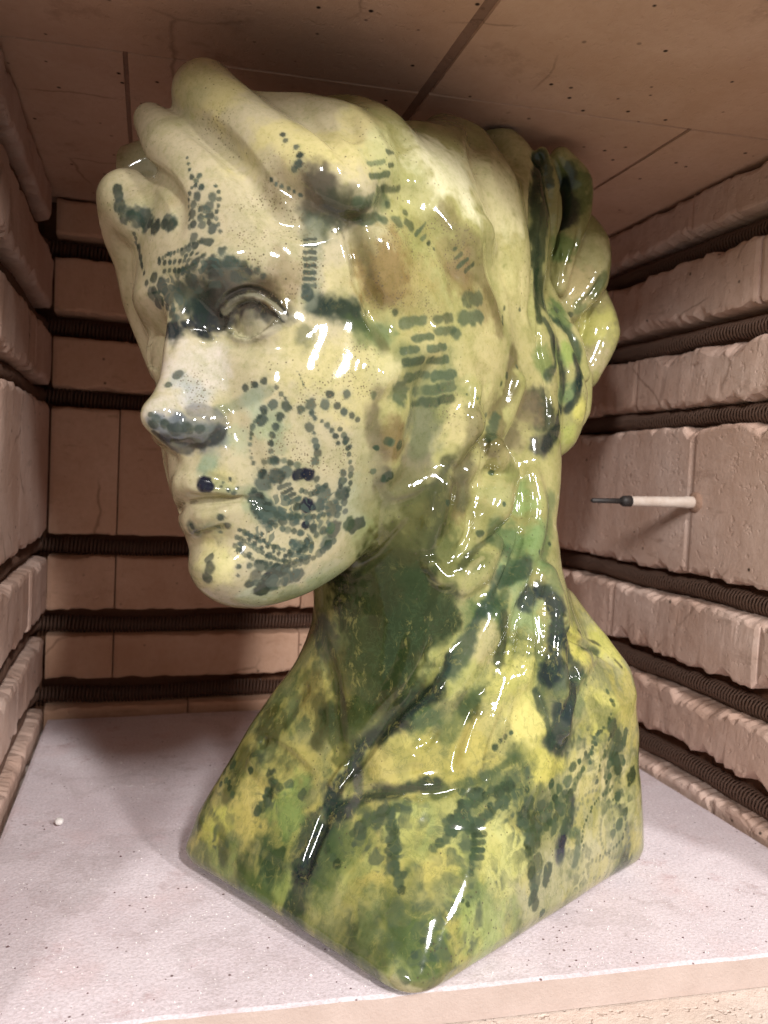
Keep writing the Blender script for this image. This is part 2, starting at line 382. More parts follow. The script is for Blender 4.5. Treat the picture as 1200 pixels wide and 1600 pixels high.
def blob(c, rad, axes=None, k=.01, mode='add'):
    """ellipsoid with radii along the rows of axes"""
    c = np.asarray(c, float); rad = np.asarray(rad, float)*np.ones(3); A = np.eye(3) if axes is None else np.asarray(axes)
    m = rad.max()+k+.012; sl, x, y, z = box(c-m, c+m); x = x-c[0]; y = y-c[1]; z = z-c[2]
    q = [(x*A[i, 0]+y*A[i, 1]+z*A[i, 2]) for i in range(3)]
    k0 = np.sqrt(sum((q[i]/rad[i])**2 for i in range(3))); k1 = np.sqrt(sum((q[i]/rad[i]**2)**2 for i in range(3)))+1e-6
    put(sl, (k0*(k0-1)/k1).astype(np.float32), k, mode)
def smooth_path(pts, rad, sub=5):
    pts = np.asarray(pts, float); n = len(pts)
    rad = np.asarray(rad, float)*np.ones(n)
    if n < 3: return pts, rad
    P = np.vstack([2*pts[0]-pts[1], pts, 2*pts[-1]-pts[-2]]); R = np.r_[rad[0], rad, rad[-1]]; o = []; r = []
    for i in range(n-1):
        for t in np.arange(sub)/sub:
            p0, p1, p2, p3 = P[i:i+4]; o.append(.5*(2*p1+(p2-p0)*t+(2*p0-5*p1+4*p2-p3)*t*t+(3*p1-p0-3*p2+p3)*t**3)); r.append(R[i+1]*(1-t)+R[i+2]*t)
    o.append(pts[-1]); r.append(rad[-1]); return np.array(o), np.array(r)
def lock(pts, rad, k=.01, mode='add'):
    """a rounded strand through points with a radius at each"""
    P, R = smooth_path(pts, rad)
    m = R.max()+k+.012; sl, x, y, z = box(P.min(0)-m, P.max(0)+m)
    d = None
    for i in range(len(P)-1):
        a = P[i]; ba = P[i+1]-a; L2 = ba @ ba+1e-12
        t = np.clip(((x-a[0])*ba[0]+(y-a[1])*ba[1]+(z-a[2])*ba[2])/L2, 0, 1)
        e = np.sqrt((x-a[0]-t*ba[0])**2+(y-a[1]-t*ba[1])**2+(z-a[2]-t*ba[2])**2)-(R[i]+(R[i+1]-R[i])*t)
        d = e if d is None else np.minimum(d, e)
    put(sl, d.astype(np.float32), k, mode)
def pchip(x, xs, ys):
    xs = np.asarray(xs, float); ys = np.asarray(ys, float); o = np.argsort(xs); xs = xs[o]; ys = ys[o]
    h = np.diff(xs); s = np.diff(ys)/h; m = np.zeros_like(xs)
    m[1:-1] = np.where(s[:-1]*s[1:] > 0, 2*s[:-1]*s[1:]/(s[:-1]+s[1:]+1e-12), 0); m[0] = s[0]; m[-1] = s[-1]
    x = np.clip(x, xs[0], xs[-1]); i = np.clip(np.searchsorted(xs, x)-1, 0, len(xs)-2); t = (x-xs[i])/h[i]
    return (2*t**3-3*t**2+1)*ys[i]+(t**3-2*t**2+t)*h[i]*m[i]+(-2*t**3+3*t**2)*ys[i+1]+(t**3-t**2)*h[i]*m[i+1]

# --- block of the shoulders: four corners per height (left, front, right, back)
LV = [(0.000, (-.183, -.018), (-.013, -.166), (.183, .020), (.020, .160), .012),
      (0.015, (-.192, -.019), (-.012, -.174), (.190, .020), (.020, .166), .018),
      (0.040, (-.192, -.017), (-.005, -.160), (.195, .020), (.022, .165), .028),
      (0.080, (-.182, -.015), (.012, -.128), (.200, .022), (.030, .160), .040),
      (0.110, (-.172, -.012), (.026, -.114), (.204, .024), (.036, .150), .044),
      (0.140, (-.158, -.010), (.036, -.102), (.202, .026), (.040, .138), .048),
      (0.165, (-.138, -.006), (.034, -.092), (.184, .028), (.040, .124), .055),
      (0.190, (-.116, -.002), (.026, -.088), (.156, .030), (.034, .112), .065),
      (0.230, (-.096, .000), (.016, -.084), (.126, .030), (.024, .104), .075)]
LV = [(z, *[(c[0]*(1+.032*max(0, 1-z/.12))+.0005, c[1]*(1+.032*max(0, 1-z/.12))) for c in cs], r) for z, *cs, r in LV]
sl, X, Y, Z = box([-.24, -.21, -.006], [.22, .21, .24]); zz = gz[sl[2]]
lz = [l[0] for l in LV]; cor = [[np.interp(zz, lz, [l[1+c][i] for l in LV]) for i in (0, 1)] for c in range(4)]; rr = np.interp(zz, lz, [l[5] for l in LV])
d = None
for c in range(4):
    p, q = cor[c], cor[(c+1) % 4]; ex = q[0]-p[0]; ey = q[1]-p[1]; Ln = np.sqrt(ex**2+ey**2)
    e = (X-p[0])*(ey/Ln)-(Y-p[1])*(ex/Ln)
    d = e if d is None else -smin(-d, -e, rr*1.6)
d = d*.85; zb = .0006+.0055*np.clip(1-np.sqrt((X+.115)**2+(Y+.075)**2)/.11, 0, 1)**.7+.0022*np.clip(1-np.sqrt((X-.12)**2+(Y+.05)**2)/.10, 0, 1); d = -smin(-d, Z-zb, .008); d = -smin(-d, -(Z-.222), .02)
FLD[sl] = np.minimum(FLD[sl], d.astype(np.float32))
# neck
lock([(-.008, .012, .16), (-.014, .010, .22), (-.030, .006, .28), (-.055, .0, .34)], [.083, .080, .080, .085], .035)

# --- face: radius around the head's axis as a function of angle and height
sl, X, Y, Z = box(HQ+[-.21, -.245, -.20], HQ+[.16, .16, .17])
X = X-HQ[0]; Y = Y-HQ[1]; Z = Z-HQ[2]
f_, l_, u_ = [(X*HA[i, 0]+Y*HA[i, 1]+Z*HA[i, 2])/HS for i in range(3)]
def ev(tab, u):
    t = np.linspace(-150, 110, 521); return np.interp(u, t, pchip(t, [a for a, _ in tab], [b for _, b in tab])).astype(np.float32)
A = ev([(110, 60), (80, 84), (60, 91), (40, 93), (24, 92.5), (14, 89), (4, 86), (-10, 84.5), (-25, 84), (-42, 86), (-52, 88.5), (-62, 89.5), (-72, 87.5), (-84, 85), (-91, 83.6), (-101, 86), (-108, 84), (-114, 79), (-119, 71), (-123, 58), (-128, 30), (-150, 10)], u_)
Wd = ev([(110, 50), (80, 66), (60, 70), (30, 71), (5, 70), (-15, 70), (-35, 67), (-60, 57), (-80, 49), (-100, 40), (-112, 33), (-120, 26), (-130, 14), (-150, 8)], u_)
rad = np.sqrt(f_**2+l_**2)+1e-4; cs = np.abs(np.maximum(f_, 0))/rad; sn = np.abs(l_)/rad
n = 2.15
R = ((cs/A)**n+(sn/Wd)**n)**(-1/n)
al = np.abs(l_)
G = lambda l0, u0, sl_, su: np.exp(-((al-l0)/sl_)**2-((u_-u0)/su)**2)
R = R-9.5*G(30, 2, 15, 11)-5*G(15, 5, 6, 8)+2.5*G(44, -27, 17, 14)+2.2*G(0, -58, 17, 15)-2.5*G(26, -62, 7, 14)
R = R+2.5*np.exp(-((u_-(22+al*.14))/7)**2)*np.exp(-((al-27)/19)**2)-2*G(0, -91, 14, 4.5)+1.5*G(0, -104, 13, 9)
dface = (rad-R)*.82
dj = 70-f_; ulow = -123+np.where(dj > 0, .0070*dj**2, .02*dj**2)          # lower border of the jaw
dface = -smin(-dface, -(ulow-u_)*.85, 8)
dface = -smin(-dface, f_+20, 6)
FLD[sl] = smin(FLD[sl], (dface*HS).astype(np.float32), .012)
del rad, cs, sn, R, A, Wd, dface
hb = lambda f, l, u, r, k=4, ax=None, mode='add': blob(H(f, l, u), np.asarray(r, float)*HS, HA, k*HS, mode)
hl = lambda pts, r, k=4, mode='add': lock([H(*p) for p in pts], np.asarray(r, float)*HS, k*HS, mode)
# nose
hl([(84, 0, 12), (87.5, 0, 3), (89.5, 0, -10), (93.5, 0, -22), (99.5, 0, -34)], [6.4, 6.0, 6.0, 6.6, 7.8], 7)
hb(101.8, 0, -36.6, (8.8, 7.4, 7.0), 5)
for s_ in (1, -1):
    hb(88.5, 11.2*s_, -41, (8.6, 5.8, 6.4), 7)
    hl([(84, 4*s_, -8), (85, 7.5*s_, -24), (85.5, 10*s_, -36)], [6, 6.6, 6.6], 9)
    hb(93.5, 5*s_, -43, (7, 5.5, 4.2), 4)
hl([(101, 0, -41.5), (95, 0, -47), (90, 0, -51)], [4.2, 3.6, 3], 4)
# lips
for s_ in (1,):
    hl([(74, 24, -73.5), (81.5, 16, -69.5), (88, 7, -65.5), (90, 2.5, -64), (89.5, 0, -65), (90, -2.5, -64), (87, -7, -65.5), (79, -16, -69.5), (71, -24, -73.5)], [1.5, 3.6, 4.6, 4.8, 4.6, 4.8, 4.6, 3.6, 1.5], 4)
    hl([(74, 23, -75), (80.5, 14, -79), (84, 5, -80.5), (84.2, 0, -80.5), (83.5, -5, -80.5), (78.5, -14, -79), (71, -23, -75)], [1.5, 4.4, 5.6, 5.6, 5.6, 4.4, 1.5], 5)
    hl([(76, 26, -74), (84, 16, -73.5), (91, 6, -72.5), (92.5, 0, -73), (90.5, -6, -72.5), (82, -16, -73.5), (73, -26, -74)], [.8, 1.3, 1.5, 1.5, 1.5, 1.3, .8], 3, 'cut')
# eyes: lids, carved opening, ball
for s_ in (1, -1):
    C = (59.5, 30.5*s_, 2.5)
    hb(*C, (19.4, 18.5, 16.5), 5)
    sl, X, Y, Z = box(H(76, 30*s_, 2)-.045, H(76, 30*s_, 2)+.045)
    X = X-HQ[0]; Y = Y-HQ[1]; Z = Z-HQ[2]
    f_, l_, u_ = [(X*HA[i, 0]+Y*HA[i, 1]+Z*HA[i, 2])/HS for i in range(3)]
    t = (l_*s_-17.5)/(43.5-17.5); tt = np.clip(t, 0, 1)
    up = 1.2+9.8*np.maximum(np.sin(math.pi*tt**.85), 0)**.85; lo = 1.2-6.8*np.maximum(np.sin(math.pi*tt**1.1), 0)**.9
    dal = np.maximum(u_-up, lo-u_); dal = np.maximum(dal, np.maximum(-t, t-1)*26)
    rb = np.sqrt((f_-C[0])**2+(l_-C[1])**2+(u_-C[2])**2)
    cut = np.maximum(dal*.8, 16.6-rb); cut = np.maximum(cut, 58-f_)
    FLD[sl] = -smin(-FLD[sl], (cut*HS).astype(np.float32), .0012)

def hit(px, py):
    d = ray(px, py); t = np.arange(.30, 1.05, .001)/ (d @ (ray(600, 800)/np.linalg.norm(ray(600, 800))))
    P = EYE+d*t[:, None]; I = np.round((P-LO)/GH).astype(int); ok = ((I >= 0) & (I < [NX, NY, NZ])).all(1); I = np.clip(I, 0, [NX-1, NY-1, NZ-1])
    v = np.where(ok, FLD[I[:, 0], I[:, 1], I[:, 2]], 1); j = np.argmax(v < 0)
    if v[j] >= 0: return None
    return P[j]
def SF(px, py, off=0.0, b=.05):          # visible surface point of the photograph, pushed 'off' metres deeper along the line of sight
    p = hit(px, py); d = ray(px, py); d = d/np.linalg.norm(d)
    return (W(px, py, b) if p is None else p)+d*off

# --- hair: large masses
hb(-18, 4, 40, (104, 82, 76), 8)
hb(-40, 10, 10, (88, 80, 88), 12)
# neck filled out by the tresses that fall behind it
lock([W(770, 560, .06), W(800, 700, .045), W(800, 820, .03), W(795, 930, .02), W(800, 1010, .01)], [.055, .040, .036, .046, .05], .025)
# forelocks swept up from the brow
lock([HL(322, 150, 5), HL(362, 192, 19), HL(440, 252, 42), HL(510, 286, 60), HL(540, 304, 67)], [.0225, .024, .0245, .024, .019], .006)
lock([HL(238, 192, -20), HL(272, 235, -5), HL(322, 292, 12), HL(380, 350, 27), HL(430, 395, 36)], [.0125, .019, .021, .017, .008], .009)
lock([HL(203, 318, -34), HL(232, 340, -24), HL(258, 356, -14)], [.0225, .022, .012], .006)
lock([HL(212, 275, -52), HL(240, 262, -44)], [.021, .020], .006)
lock([HL(182, 350, -44), HL(204, 415, -48), HL(218, 480, -54), HL(235, 530, -58), HL(255, 580, -62)], [.013, .011, .011, .010, .010], .008)
# upper rim waves
lock([HL(395, 205, 14), HL(470, 205, 36), HL(535, 222, 56), HL(570, 262, 68)], [.018, .022, .024, .022], .016)
lock([HL(470, 200, 15), HL(545, 196, 42), HL(590, 218, 62), HL(612, 270, 72)], [.018, .020, .021, .018], .014)
lock([HL(640, 232, 58), HL(650, 290, 72), HL(690, 360, 78)], [.018, .022, .022], .022)
lock([HL(690, 216, 52), HL(708, 262, 68), HL(740, 330, 76), HL(770, 400, 76)], [.018, .023, .024, .020], .020)
lock([HL(775, 222, 62), HL(800, 265, 72), HL(808, 340, 76), HL(806, 430, 74), HL(800, 520, 68), HL(785, 580, 62)], [.0175, .023, .026, .025, .020, .012], .020)
lock([HL(735, 236, 66), HL(760, 295, 75), HL(775, 370, 78), HL(780, 450, 76)], [.018, .023, .024, .022], .022)
lock([HL(672, 232, 56), HL(684, 290, 72), HL(715, 370, 78)], [.016, .021, .022], .022)
# broad side hair, swelling toward the knot
lock([HL(660, 310, 52), HL(740, 360, 52), HL(785, 430, 50), HL(795, 520, 46), HL(785, 600, 42)], [.036, .042, .042, .036, .03], .03)
# twisted knot at the back
blob(W(858, 450, .145), (.036, .045, .092), None, .02)
lock([W(838, 262, .10), W(868, 290, .115)], [.014, .014], .010)
lock([W(846, 240, .075), W(856, 290, .082), W(858, 340, .085), W(848, 400, .085), W(846, 440, .080), W(866, 490, .076), W(890, 535, .076), W(906, 585, .080)], [.006, .0105, .011, .008, .008, .010, .011, .009], .002)
lock([W(876, 248, .10), W(898, 288, .108), W(896, 340, .108), W(880, 395, .10), W(872, 450, .095)], [.010, .0155, .015, .012, .008], .002)
lock([W(888, 325, .13), W(918, 385, .132), W(914, 435, .128), W(890, 485, .112)], [.012, .021, .022, .012], .003)
lock([W(928, 465, .145), W(933, 522, .145), W(912, 585, .135)], [.013, .0215, .015], .003)
lock([W(905, 590, .12), W(900, 640, .12), W(880, 690, .11)], [.012, .014, .008], .005)
lock([W(846, 470, .070), W(858, 540, .066), W(878, 620, .070), W(872, 675, .070), W(848, 712, .065)], [.008, .018, .022, .018, .008], .004)
lock([W(850, 520, .058), W(846, 600, .055), W(838, 660, .055), W(830, 720, .05)], [.008, .017, .020, .012], .006)
# locks around the ear and down the neck: (pixels, radii in pixels, how deep the strand's axis lies)
def strand(pts, rpx, sink=.3, k=.005):
    P = [SF(x, y) for x, y in pts]; r = [a*np.linalg.norm(p-EYE)/FPX for a, p in zip(rpx, P)]
    lock([p+(p-EYE)/np.linalg.norm(p-EYE)*q*sink for p, q in zip(P, r)], r, k)
strand([(590, 590), (625, 560), (660, 545)], [26, 36, 26], .5, .010)
strand([(612, 640), (600, 690), (604, 730)], [22, 26, 16], .6, .010)
strand([(735, 610), (722, 660), (705, 710)], [18, 36, 20], .3, .006)
strand([(800, 600), (778, 650), (752, 700), (725, 740)], [22, 26, 22, 14], .2, .005)
strand([(596, 752), (612, 772), (650, 762), (690, 735)], [6, 8, 8, 6], .2, .003)
strand([(770, 700), (775, 745), (765, 790), (745, 830)], [20, 38, 36, 16], .15, .005)
strand([(690, 760), (676, 810), (668, 850)], [20, 24, 12], .25, .006)
strand([(672, 880), (695, 905), (715, 890)], [14, 17, 14], .0, .003)
strand([(775, 850), (745, 890), (722, 918)], [14, 26, 16], .1, .004)
strand([(828, 745), (835, 800), (820, 870), (790, 940), (762, 1010)], [16, 22, 22, 18, 12], .15, .005)
strand([(800, 830), (780, 890), (750, 950)], [12, 14, 10], .3, .005)
strand([(850, 900), (862, 960), (858, 1030), (868, 1090), (880, 1140)], [22, 28, 26, 26, 14], .2, .005)
strand([(830, 940), (822, 1000), (815, 1060)], [14, 20, 16], .2, .005)
strand([(770, 960), (735, 1020), (690, 1080), (640, 1120)], [16, 24, 26, 16], .3, .007)
strand([(790, 1060), (765, 1130), (740, 1190)], [16, 20, 12], .5, .01)
lock([W(880, 950, .045), W(920, 1008, .04), W(950, 1050, .035)], [.012, .015, .012], .028)

# --- surface: naive surface nets on the field
def surface_nets(Fd):
    s = Fd < 0
    cs_ = np.zeros(tuple(np.array(Fd.shape)-1), np.uint8)
    for i in (0, 1):
        for j in (0, 1):
            for k in (0, 1): cs_ += s[i:Fd.shape[0]-1+i, j:Fd.shape[1]-1+j, k:Fd.shape[2]-1+k]
    I = np.argwhere((cs_ > 0) & (cs_ < 8)); idx = np.full(cs_.shape, -1, np.int32); idx[tuple(I.T)] = np.arange(len(I))
    cr = [(i, j, k) for i in (0, 1) for j in (0, 1) for k in (0, 1)]
    val = {c: Fd[I[:, 0]+c[0], I[:, 1]+c[1], I[:, 2]+c[2]] for c in cr}
    acc = np.zeros((len(I), 3)); cnt = np.zeros(len(I))
    for a in cr:
        for ax in range(3):
            if a[ax]: continue
            b = list(a); b[ax] = 1; va, vb = val[a], val[tuple(b)]; m = (va < 0) != (vb < 0)
            t = np.where(m, va/(va-vb+1e-12), 0); p = np.array(a, float)[None].repeat(len(I), 0); p[:, ax] += t
            acc += p*m[:, None]; cnt += m
    V = LO+GH*(I+acc/cnt[:, None]); Q = []
    for ax in range(3):
        o1, o2 = [(1, 2), (2, 0), (0, 1)][ax]
        lo = [slice(1, n-1) for n in Fd.shape]; hi = list(lo); lo[ax] = slice(0, Fd.shape[ax]-1); hi[ax] = slice(1, Fd.shape[ax])
        a = s[tuple(lo)]; b = s[tuple(hi)]; E = np.argwhere(a != b); sg = a[tuple(E.T)]
        E = E.copy(); off = np.array([1, 1, 1]); off[ax] = 0; E = E+off
        def g(d1, d2):
            e = E.copy(); e[:, o1] += d1; e[:, o2] += d2; return idx[tuple(e.T)]
        q = np.stack([g(-1, -1), g(0, -1), g(0, 0), g(-1, 0)], 1)
        q[~sg] = q[~sg][:, ::-1]; Q.append(q)
    return V, np.concatenate(Q)
V0, Q0 = surface_nets(FLD)
del FLD
me = bpy.data.meshes.new('bust_shell'); me.vertices.add(len(V0)); me.vertices.foreach_set('co', V0.ravel().astype(np.float32))
me.loops.add(Q0.size); me.loops.foreach_set('vertex_index', Q0.ravel().astype(np.int32))
me.polygons.add(len(Q0)); me.polygons.foreach_set('loop_start', np.arange(0, Q0.size, 4, dtype=np.int32)); me.update(calc_edges=True)
tmp = bpy.data.objects.new('bust_shell', me); COL.objects.link(tmp)
md = tmp.modifiers.new('s', 'SMOOTH'); md.factor = .5; md.iterations = 6
md = tmp.modifiers.new('u', 'SUBSURF'); md.levels = 1; md.render_levels = 1
ev_ = tmp.evaluated_get(bpy.context.evaluated_depsgraph_get()); me2 = bpy.data.meshes.new_from_object(ev_)
bpy.data.objects.remove(tmp); bpy.data.meshes.remove(me)
NV = len(me2.vertices); VV = np.empty(NV*3, np.float32); me2.vertices.foreach_get('co', VV); VV = VV.reshape(-1, 3).astype(np.float64)
NF = len(me2.polygons); FQ = np.empty(NF*4, np.int32); me2.polygons.foreach_get('vertices', FQ) if False else me2.loops.foreach_get('vertex_index', FQ); FQ = FQ.reshape(-1, 4)
def normals():
    e1 = VV[FQ[:, 2]]-VV[FQ[:, 0]]; e2 = VV[FQ[:, 3]]-VV[FQ[:, 1]]; fn = np.cross(e1, e2); n = np.zeros_like(VV)
    for j in range(4):
        for a in range(3): n[:, a] += np.bincount(FQ[:, j], fn[:, a], NV)
    return n/(np.linalg.norm(n, axis=1)[:, None]+1e-12)
print('bust verts', NV, 'faces', NF)

# --- sculpting strokes on the fine surface: points are picked where the line of sight of the photograph meets the clay
BV = BVHTree.FromPolygons([tuple(v) for v in V0.tolist()], Q0.tolist())
_E = Vector(EYE)
def pick(px, py):
    d = Vector(ray(px, py)).normalized(); r = BV.ray_cast(_E, d)
    return None if r[0] is None else np.array(r[0])
NRM = normals()
ORD = np.argsort(VV[:, 0]); VX = VV[ORD, 0]
def near(P, r):
    lo = P.min(0)-r; hi = P.max(0)+r; I = ORD[np.searchsorted(VX, lo[0]-.012):np.searchsorted(VX, hi[0]+.012)]
    for a in (2, 1, 0): x = VV[I, a]; I = I[(x > lo[a]) & (x < hi[a])]
    return I
def seg_dist(I, P):
    d = np.full(len(I), 9.0); X = VV[I]
    for i in range(max(1, len(P)-1)):
        a = P[i]; ba = P[min(i+1, len(P)-1)]-a; t = np.clip((X-a) @ ba/(ba @ ba+1e-12), 0, 1)
        d = np.minimum(d, np.linalg.norm(X-a-t[:, None]*ba, axis=1))
    return d
def along(I, P):                        # position 0..1 of the nearest point of the polyline
    L = np.r_[0, np.cumsum(np.linalg.norm(np.diff(P, axis=0), axis=1))]; d = np.full(len(I), 9.0); q = np.zeros(len(I)); X = VV[I]
    for i in range(len(P)-1):
        a = P[i]; ba = P[i+1]-a; t = np.clip((X-a) @ ba/(ba @ ba+1e-12), 0, 1); e = np.linalg.norm(X-a-t[:, None]*ba, axis=1)
        m = e < d; d[m] = e[m]; q[m] = (L[i]+t[m]*(L[i+1]-L[i]))/L[-1]
    return q
def stroke(pts, r, amp, sharp=1.0, taper=True):
    """r in pixels of the photograph, amp in mm (+ raises, - carves)"""
    P = [pick(*p) for p in pts]; P = [p for p in P if p is not None]
    if not P: return
    P, tt = smooth_path(P, np.linspace(0, 1, len(P)), 4); rm = r*np.linalg.norm(P[0]-EYE)/FPX
    I = near(P, rm); d = seg_dist(I, P); m = d < rm; I = I[m]; x = d[m]/rm
    fall = (1-x*x)**2 if sharp == 1 else (1-x)**sharp
    if taper and len(P) > 2:
        q = along(I, P); e_ = np.clip(np.minimum(q, 1-q)*3.2, 0, 1); fall = fall*e_*e_*(3-2*e_)
    VV[I] += NRM[I]*(fall*amp*1e-3)[:, None]
STROKES = [
 # forelock valleys
 ([(285, 182), (345, 225), (390, 280), (424, 335), (470, 352), (540, 340)], 26, -7.5), ([(217, 240), (262, 288), (281, 342), (262, 385)], 18, -5),
 ([(545, 322), (556, 380), (568, 430), (584, 485), (602, 542)], 24, -7.5), ([(590, 330), (612, 420), (630, 500)], 50, 5.5),
 ([(600, 190), (622, 240), (632, 300), (650, 350)], 28, -2.5), ([(720, 200), (745, 250), (765, 320)], 26, -2), ([(745, 330), (765, 400), (785, 470), (790, 530)], 28, -3),
 ([(660, 330), (700, 400), (720, 470)], 26, -3.5), ([(640, 430), (680, 480), (700, 540)], 24, 2.5), ([(470, 178), (520, 222), (560, 290)], 18, -3.5), ([(560, 440), (600, 480)], 20, -2),
 ([(690, 540), (660, 600), (650, 680)], 26, -3), ([(735, 560), (760, 600), (745, 660)], 20, -2.5),
 ([(740, 330), (790, 400), (805, 480)], 20, 1.8), ([(836, 240), (834, 320), (832, 400), (830, 470), (838, 540)], 12, -6),
 # brow, lid folds
 ([(270, 440), (300, 420), (352, 398), (410, 404), (470, 460)], 34, 2.6), ([(338, 488), (360, 462), (392, 452), (425, 466), (450, 492)], 9, -2.2),
 ([(345, 516), (350, 484), (376, 466), (405, 466), (432, 486), (448, 502)], 6, 1.4), ([(350, 518), (376, 530), (404, 526), (436, 508)], 5.5, 1.2),
 ([(345, 530), (380, 545), (425, 530)], 9, -.9), ([(262, 480), (272, 520), (262, 560)], 10, -1),
 ([(262, 688), (285, 692), (305, 686)], 9, -1.8), ([(330, 682), (342, 674)], 7, -1),
 ([(285, 786), (310, 784), (345, 781), (375, 779), (398, 780)], 7, -2.6), ([(284, 766), (310, 765), (345, 766), (380, 773)], 11, 1.8), ([(292, 806), (320, 806), (350, 800), (378, 790)], 13, 1.8), ([(300, 836), (330, 832), (362, 818)], 12, -2.0),
 ([(276, 742), (300, 738), (340, 748), (384, 768)], 8, -1.0),
 # nose wing, nasolabial fold, mouth corner, chin
 ([(340, 632), (356, 652), (350, 672)], 8, -1.5), ([(350, 640), (380, 690), (404, 740), (410, 780)], 30, -1.4), ([(398, 770), (406, 786), (402, 800)], 11, -1.6),
 ([(300, 842), (330, 838), (370, 830)], 16, -1.2),
 # jaw edge and throat
 ([(400, 962), (470, 952), (540, 905), (610, 850), (660, 790)], 12, -2), ([(700, 900), (690, 980), (660, 1060), (600, 1130), (540, 1200)], 22, -3.5),
 ([(500, 980), (520, 1060), (528, 1140), (520, 1200)], 20, -2.5), ([(660, 960), (640, 1040), (600, 1120)], 26, 3), ([(470, 1010), (475, 1080), (440, 1130)], 16, -2),
 # drapery and shoulder folds
 ([(510, 1250), (560, 1190), (620, 1110), (690, 1060)], 14, -4), ([(500, 1230), (450, 1180), (400, 1150)], 14, -2.5), ([(520, 1250), (500, 1300), (470, 1380), (450, 1440)], 14, -3),
 ([(530, 1240), (600, 1235), (680, 1240), (740, 1220)], 12, -3), ([(560, 1210), (620, 1190), (690, 1170)], 26, 4), ([(640, 1190), (668, 1160), (690, 1130)], 10, -3),
 ([(540, 1200), (522, 1225)], 12, 3), ([(765, 1080), (735, 1150), (715, 1220)], 16, 3), ([(800, 1080), (770, 1160), (760, 1230)], 12, -2.5),
 ([(905, 1040), (890, 1100), (870, 1150)], 12, -3), ([(925, 1010), (900, 1060), (880, 1130)], 18, 3), ([(880, 985), (925, 1015), (968, 1045)], 10, -4),
 ([(960, 1070), (940, 1160), (920, 1260)], 26, 2), ([(900, 1100), (880, 1200), (870, 1280)], 30, -2), ([(350, 1180), (400, 1190), (440, 1230)], 24, 3), ([(370, 1150), (410, 1160)], 12, -2.5),
 # knot creases
 ([(628, 198), (636, 235), (644, 290)], 28, -6), ([(742, 206), (750, 250), (760, 300)], 24, -6), ([(545, 180), (552, 215)], 20, -3), ([(830, 225), (838, 250)], 16, -4),
 ([(800, 760), (812, 830), (790, 900), (760, 960)], 10, -3.5), ([(848, 890), (840, 960), (838, 1040)], 10, -3.5), ([(885, 900), (888, 980), (896, 1060)], 11, -3.5), ([(812, 930), (800, 1000), (788, 1060)], 10, -3), ([(735, 780), (728, 840), (700, 870)], 10, -3), ([(760, 690), (742, 760)], 8, -3),
 ([(905, 345), (900, 390), (880, 440)], 8, -3), ([(945, 425), (925, 462), (900, 485)], 9, -4), ([(872, 300), (868, 380), (866, 440)], 7, -3),
 ([(880, 250), (876, 320), (872, 400), (890, 460)], 7, -2.5), ([(870, 470), (892, 500), (914, 545)], 7, -2), ([(838, 480), (842, 540), (856, 620), (852, 690)], 7, -3),
]
for s_ in STROKES: stroke(*s_)
# uneven hand-modelled clay
VV += NRM*((fbm(VV, 26, 2)-.5)*.0020)[:, None]
NRM = normals()

# ------------------------------------------------------------------ glaze colours, with some light and shade painted in, vertex by vertex
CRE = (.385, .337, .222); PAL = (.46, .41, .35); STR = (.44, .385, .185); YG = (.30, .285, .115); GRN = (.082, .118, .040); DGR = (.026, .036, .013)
TEA = (.020, .042, .034); NAV = (.004, .007, .034); YEL = (.42, .36, .09); BRN = (.15, .095, .04); GRY = (.055, .056, .052); OLV = (.19, .175, .06)
WARP = np.stack([fbm(VV+11*j, 60, 3)-.5 for j in range(3)], 1)
WF = np.stack([fbm(VV+7*j, 260, 2)-.5 for j in range(3)], 1)
ORD = np.argsort(VV[:, 0]); VX = VV[ORD, 0]
COLR = np.tile(np.array(YG), (NV, 1)); LACE = np.zeros(NV); LACF = np.zeros(NV); STP = np.zeros(NV); CRK = np.zeros(NV)
def over(I, a, c):
    COLR[I] += (np.asarray(c)-COLR[I])*a[:, None]
def wash(px, py, r, c, s=.9, warp=.9):
    s = min(.97, s*1.08)
    p = pick(px, py)
    if p is None: return
    rm = r*np.linalg.norm(p-EYE)/FPX; I = near(p[None], rm*1.6); x = np.linalg.norm(VV[I]+WARP[I]*rm*warp*1.5+WF[I]*rm*.5-p, axis=1)/rm
    a = np.clip((1.22-x)/.7, 0, 1); over(I, a*a*(3-2*a)*s, c)
def field(attr, px, py, r, s=1.0):
    p = pick(px, py)
    if p is None: return
    rm = r*np.linalg.norm(p-EYE)/FPX; I = near(p[None], rm*1.6); x = np.linalg.norm(VV[I]+WARP[I]*rm*.9-p, axis=1)/rm
    attr[I] = np.maximum(attr[I], np.clip((1.2-x)*2.2, 0, 1)*s)
def brushed(pts, r, c, s=.85, soft=.5, fine=.35, coarse=.35):
    """a painted line or dot; r in pixels of the photograph"""
    P = [pick(*q) for q in pts]; P = np.array([p for p in P if p is not None])
    if not len(P): return
    if len(P) > 2: P, _ = smooth_path(P, 1.0, 4)
    rm = r*np.linalg.norm(P[0]-EYE)/FPX; I = near(P, rm*1.9)
    X = VV[I]; VV[I] = X+WF[I]*rm*fine+WARP[I]*rm*coarse; d = seg_dist(I, P); VV[I] = X
    if len(P) > 2: d = d/np.clip(.45+1.25*vnoise(X+9, 85), .4, 1.7)
    a = np.clip((1+soft*.5-d/rm)/soft, 0, 1); over(I, a*a*(3-2*a)*s, c)
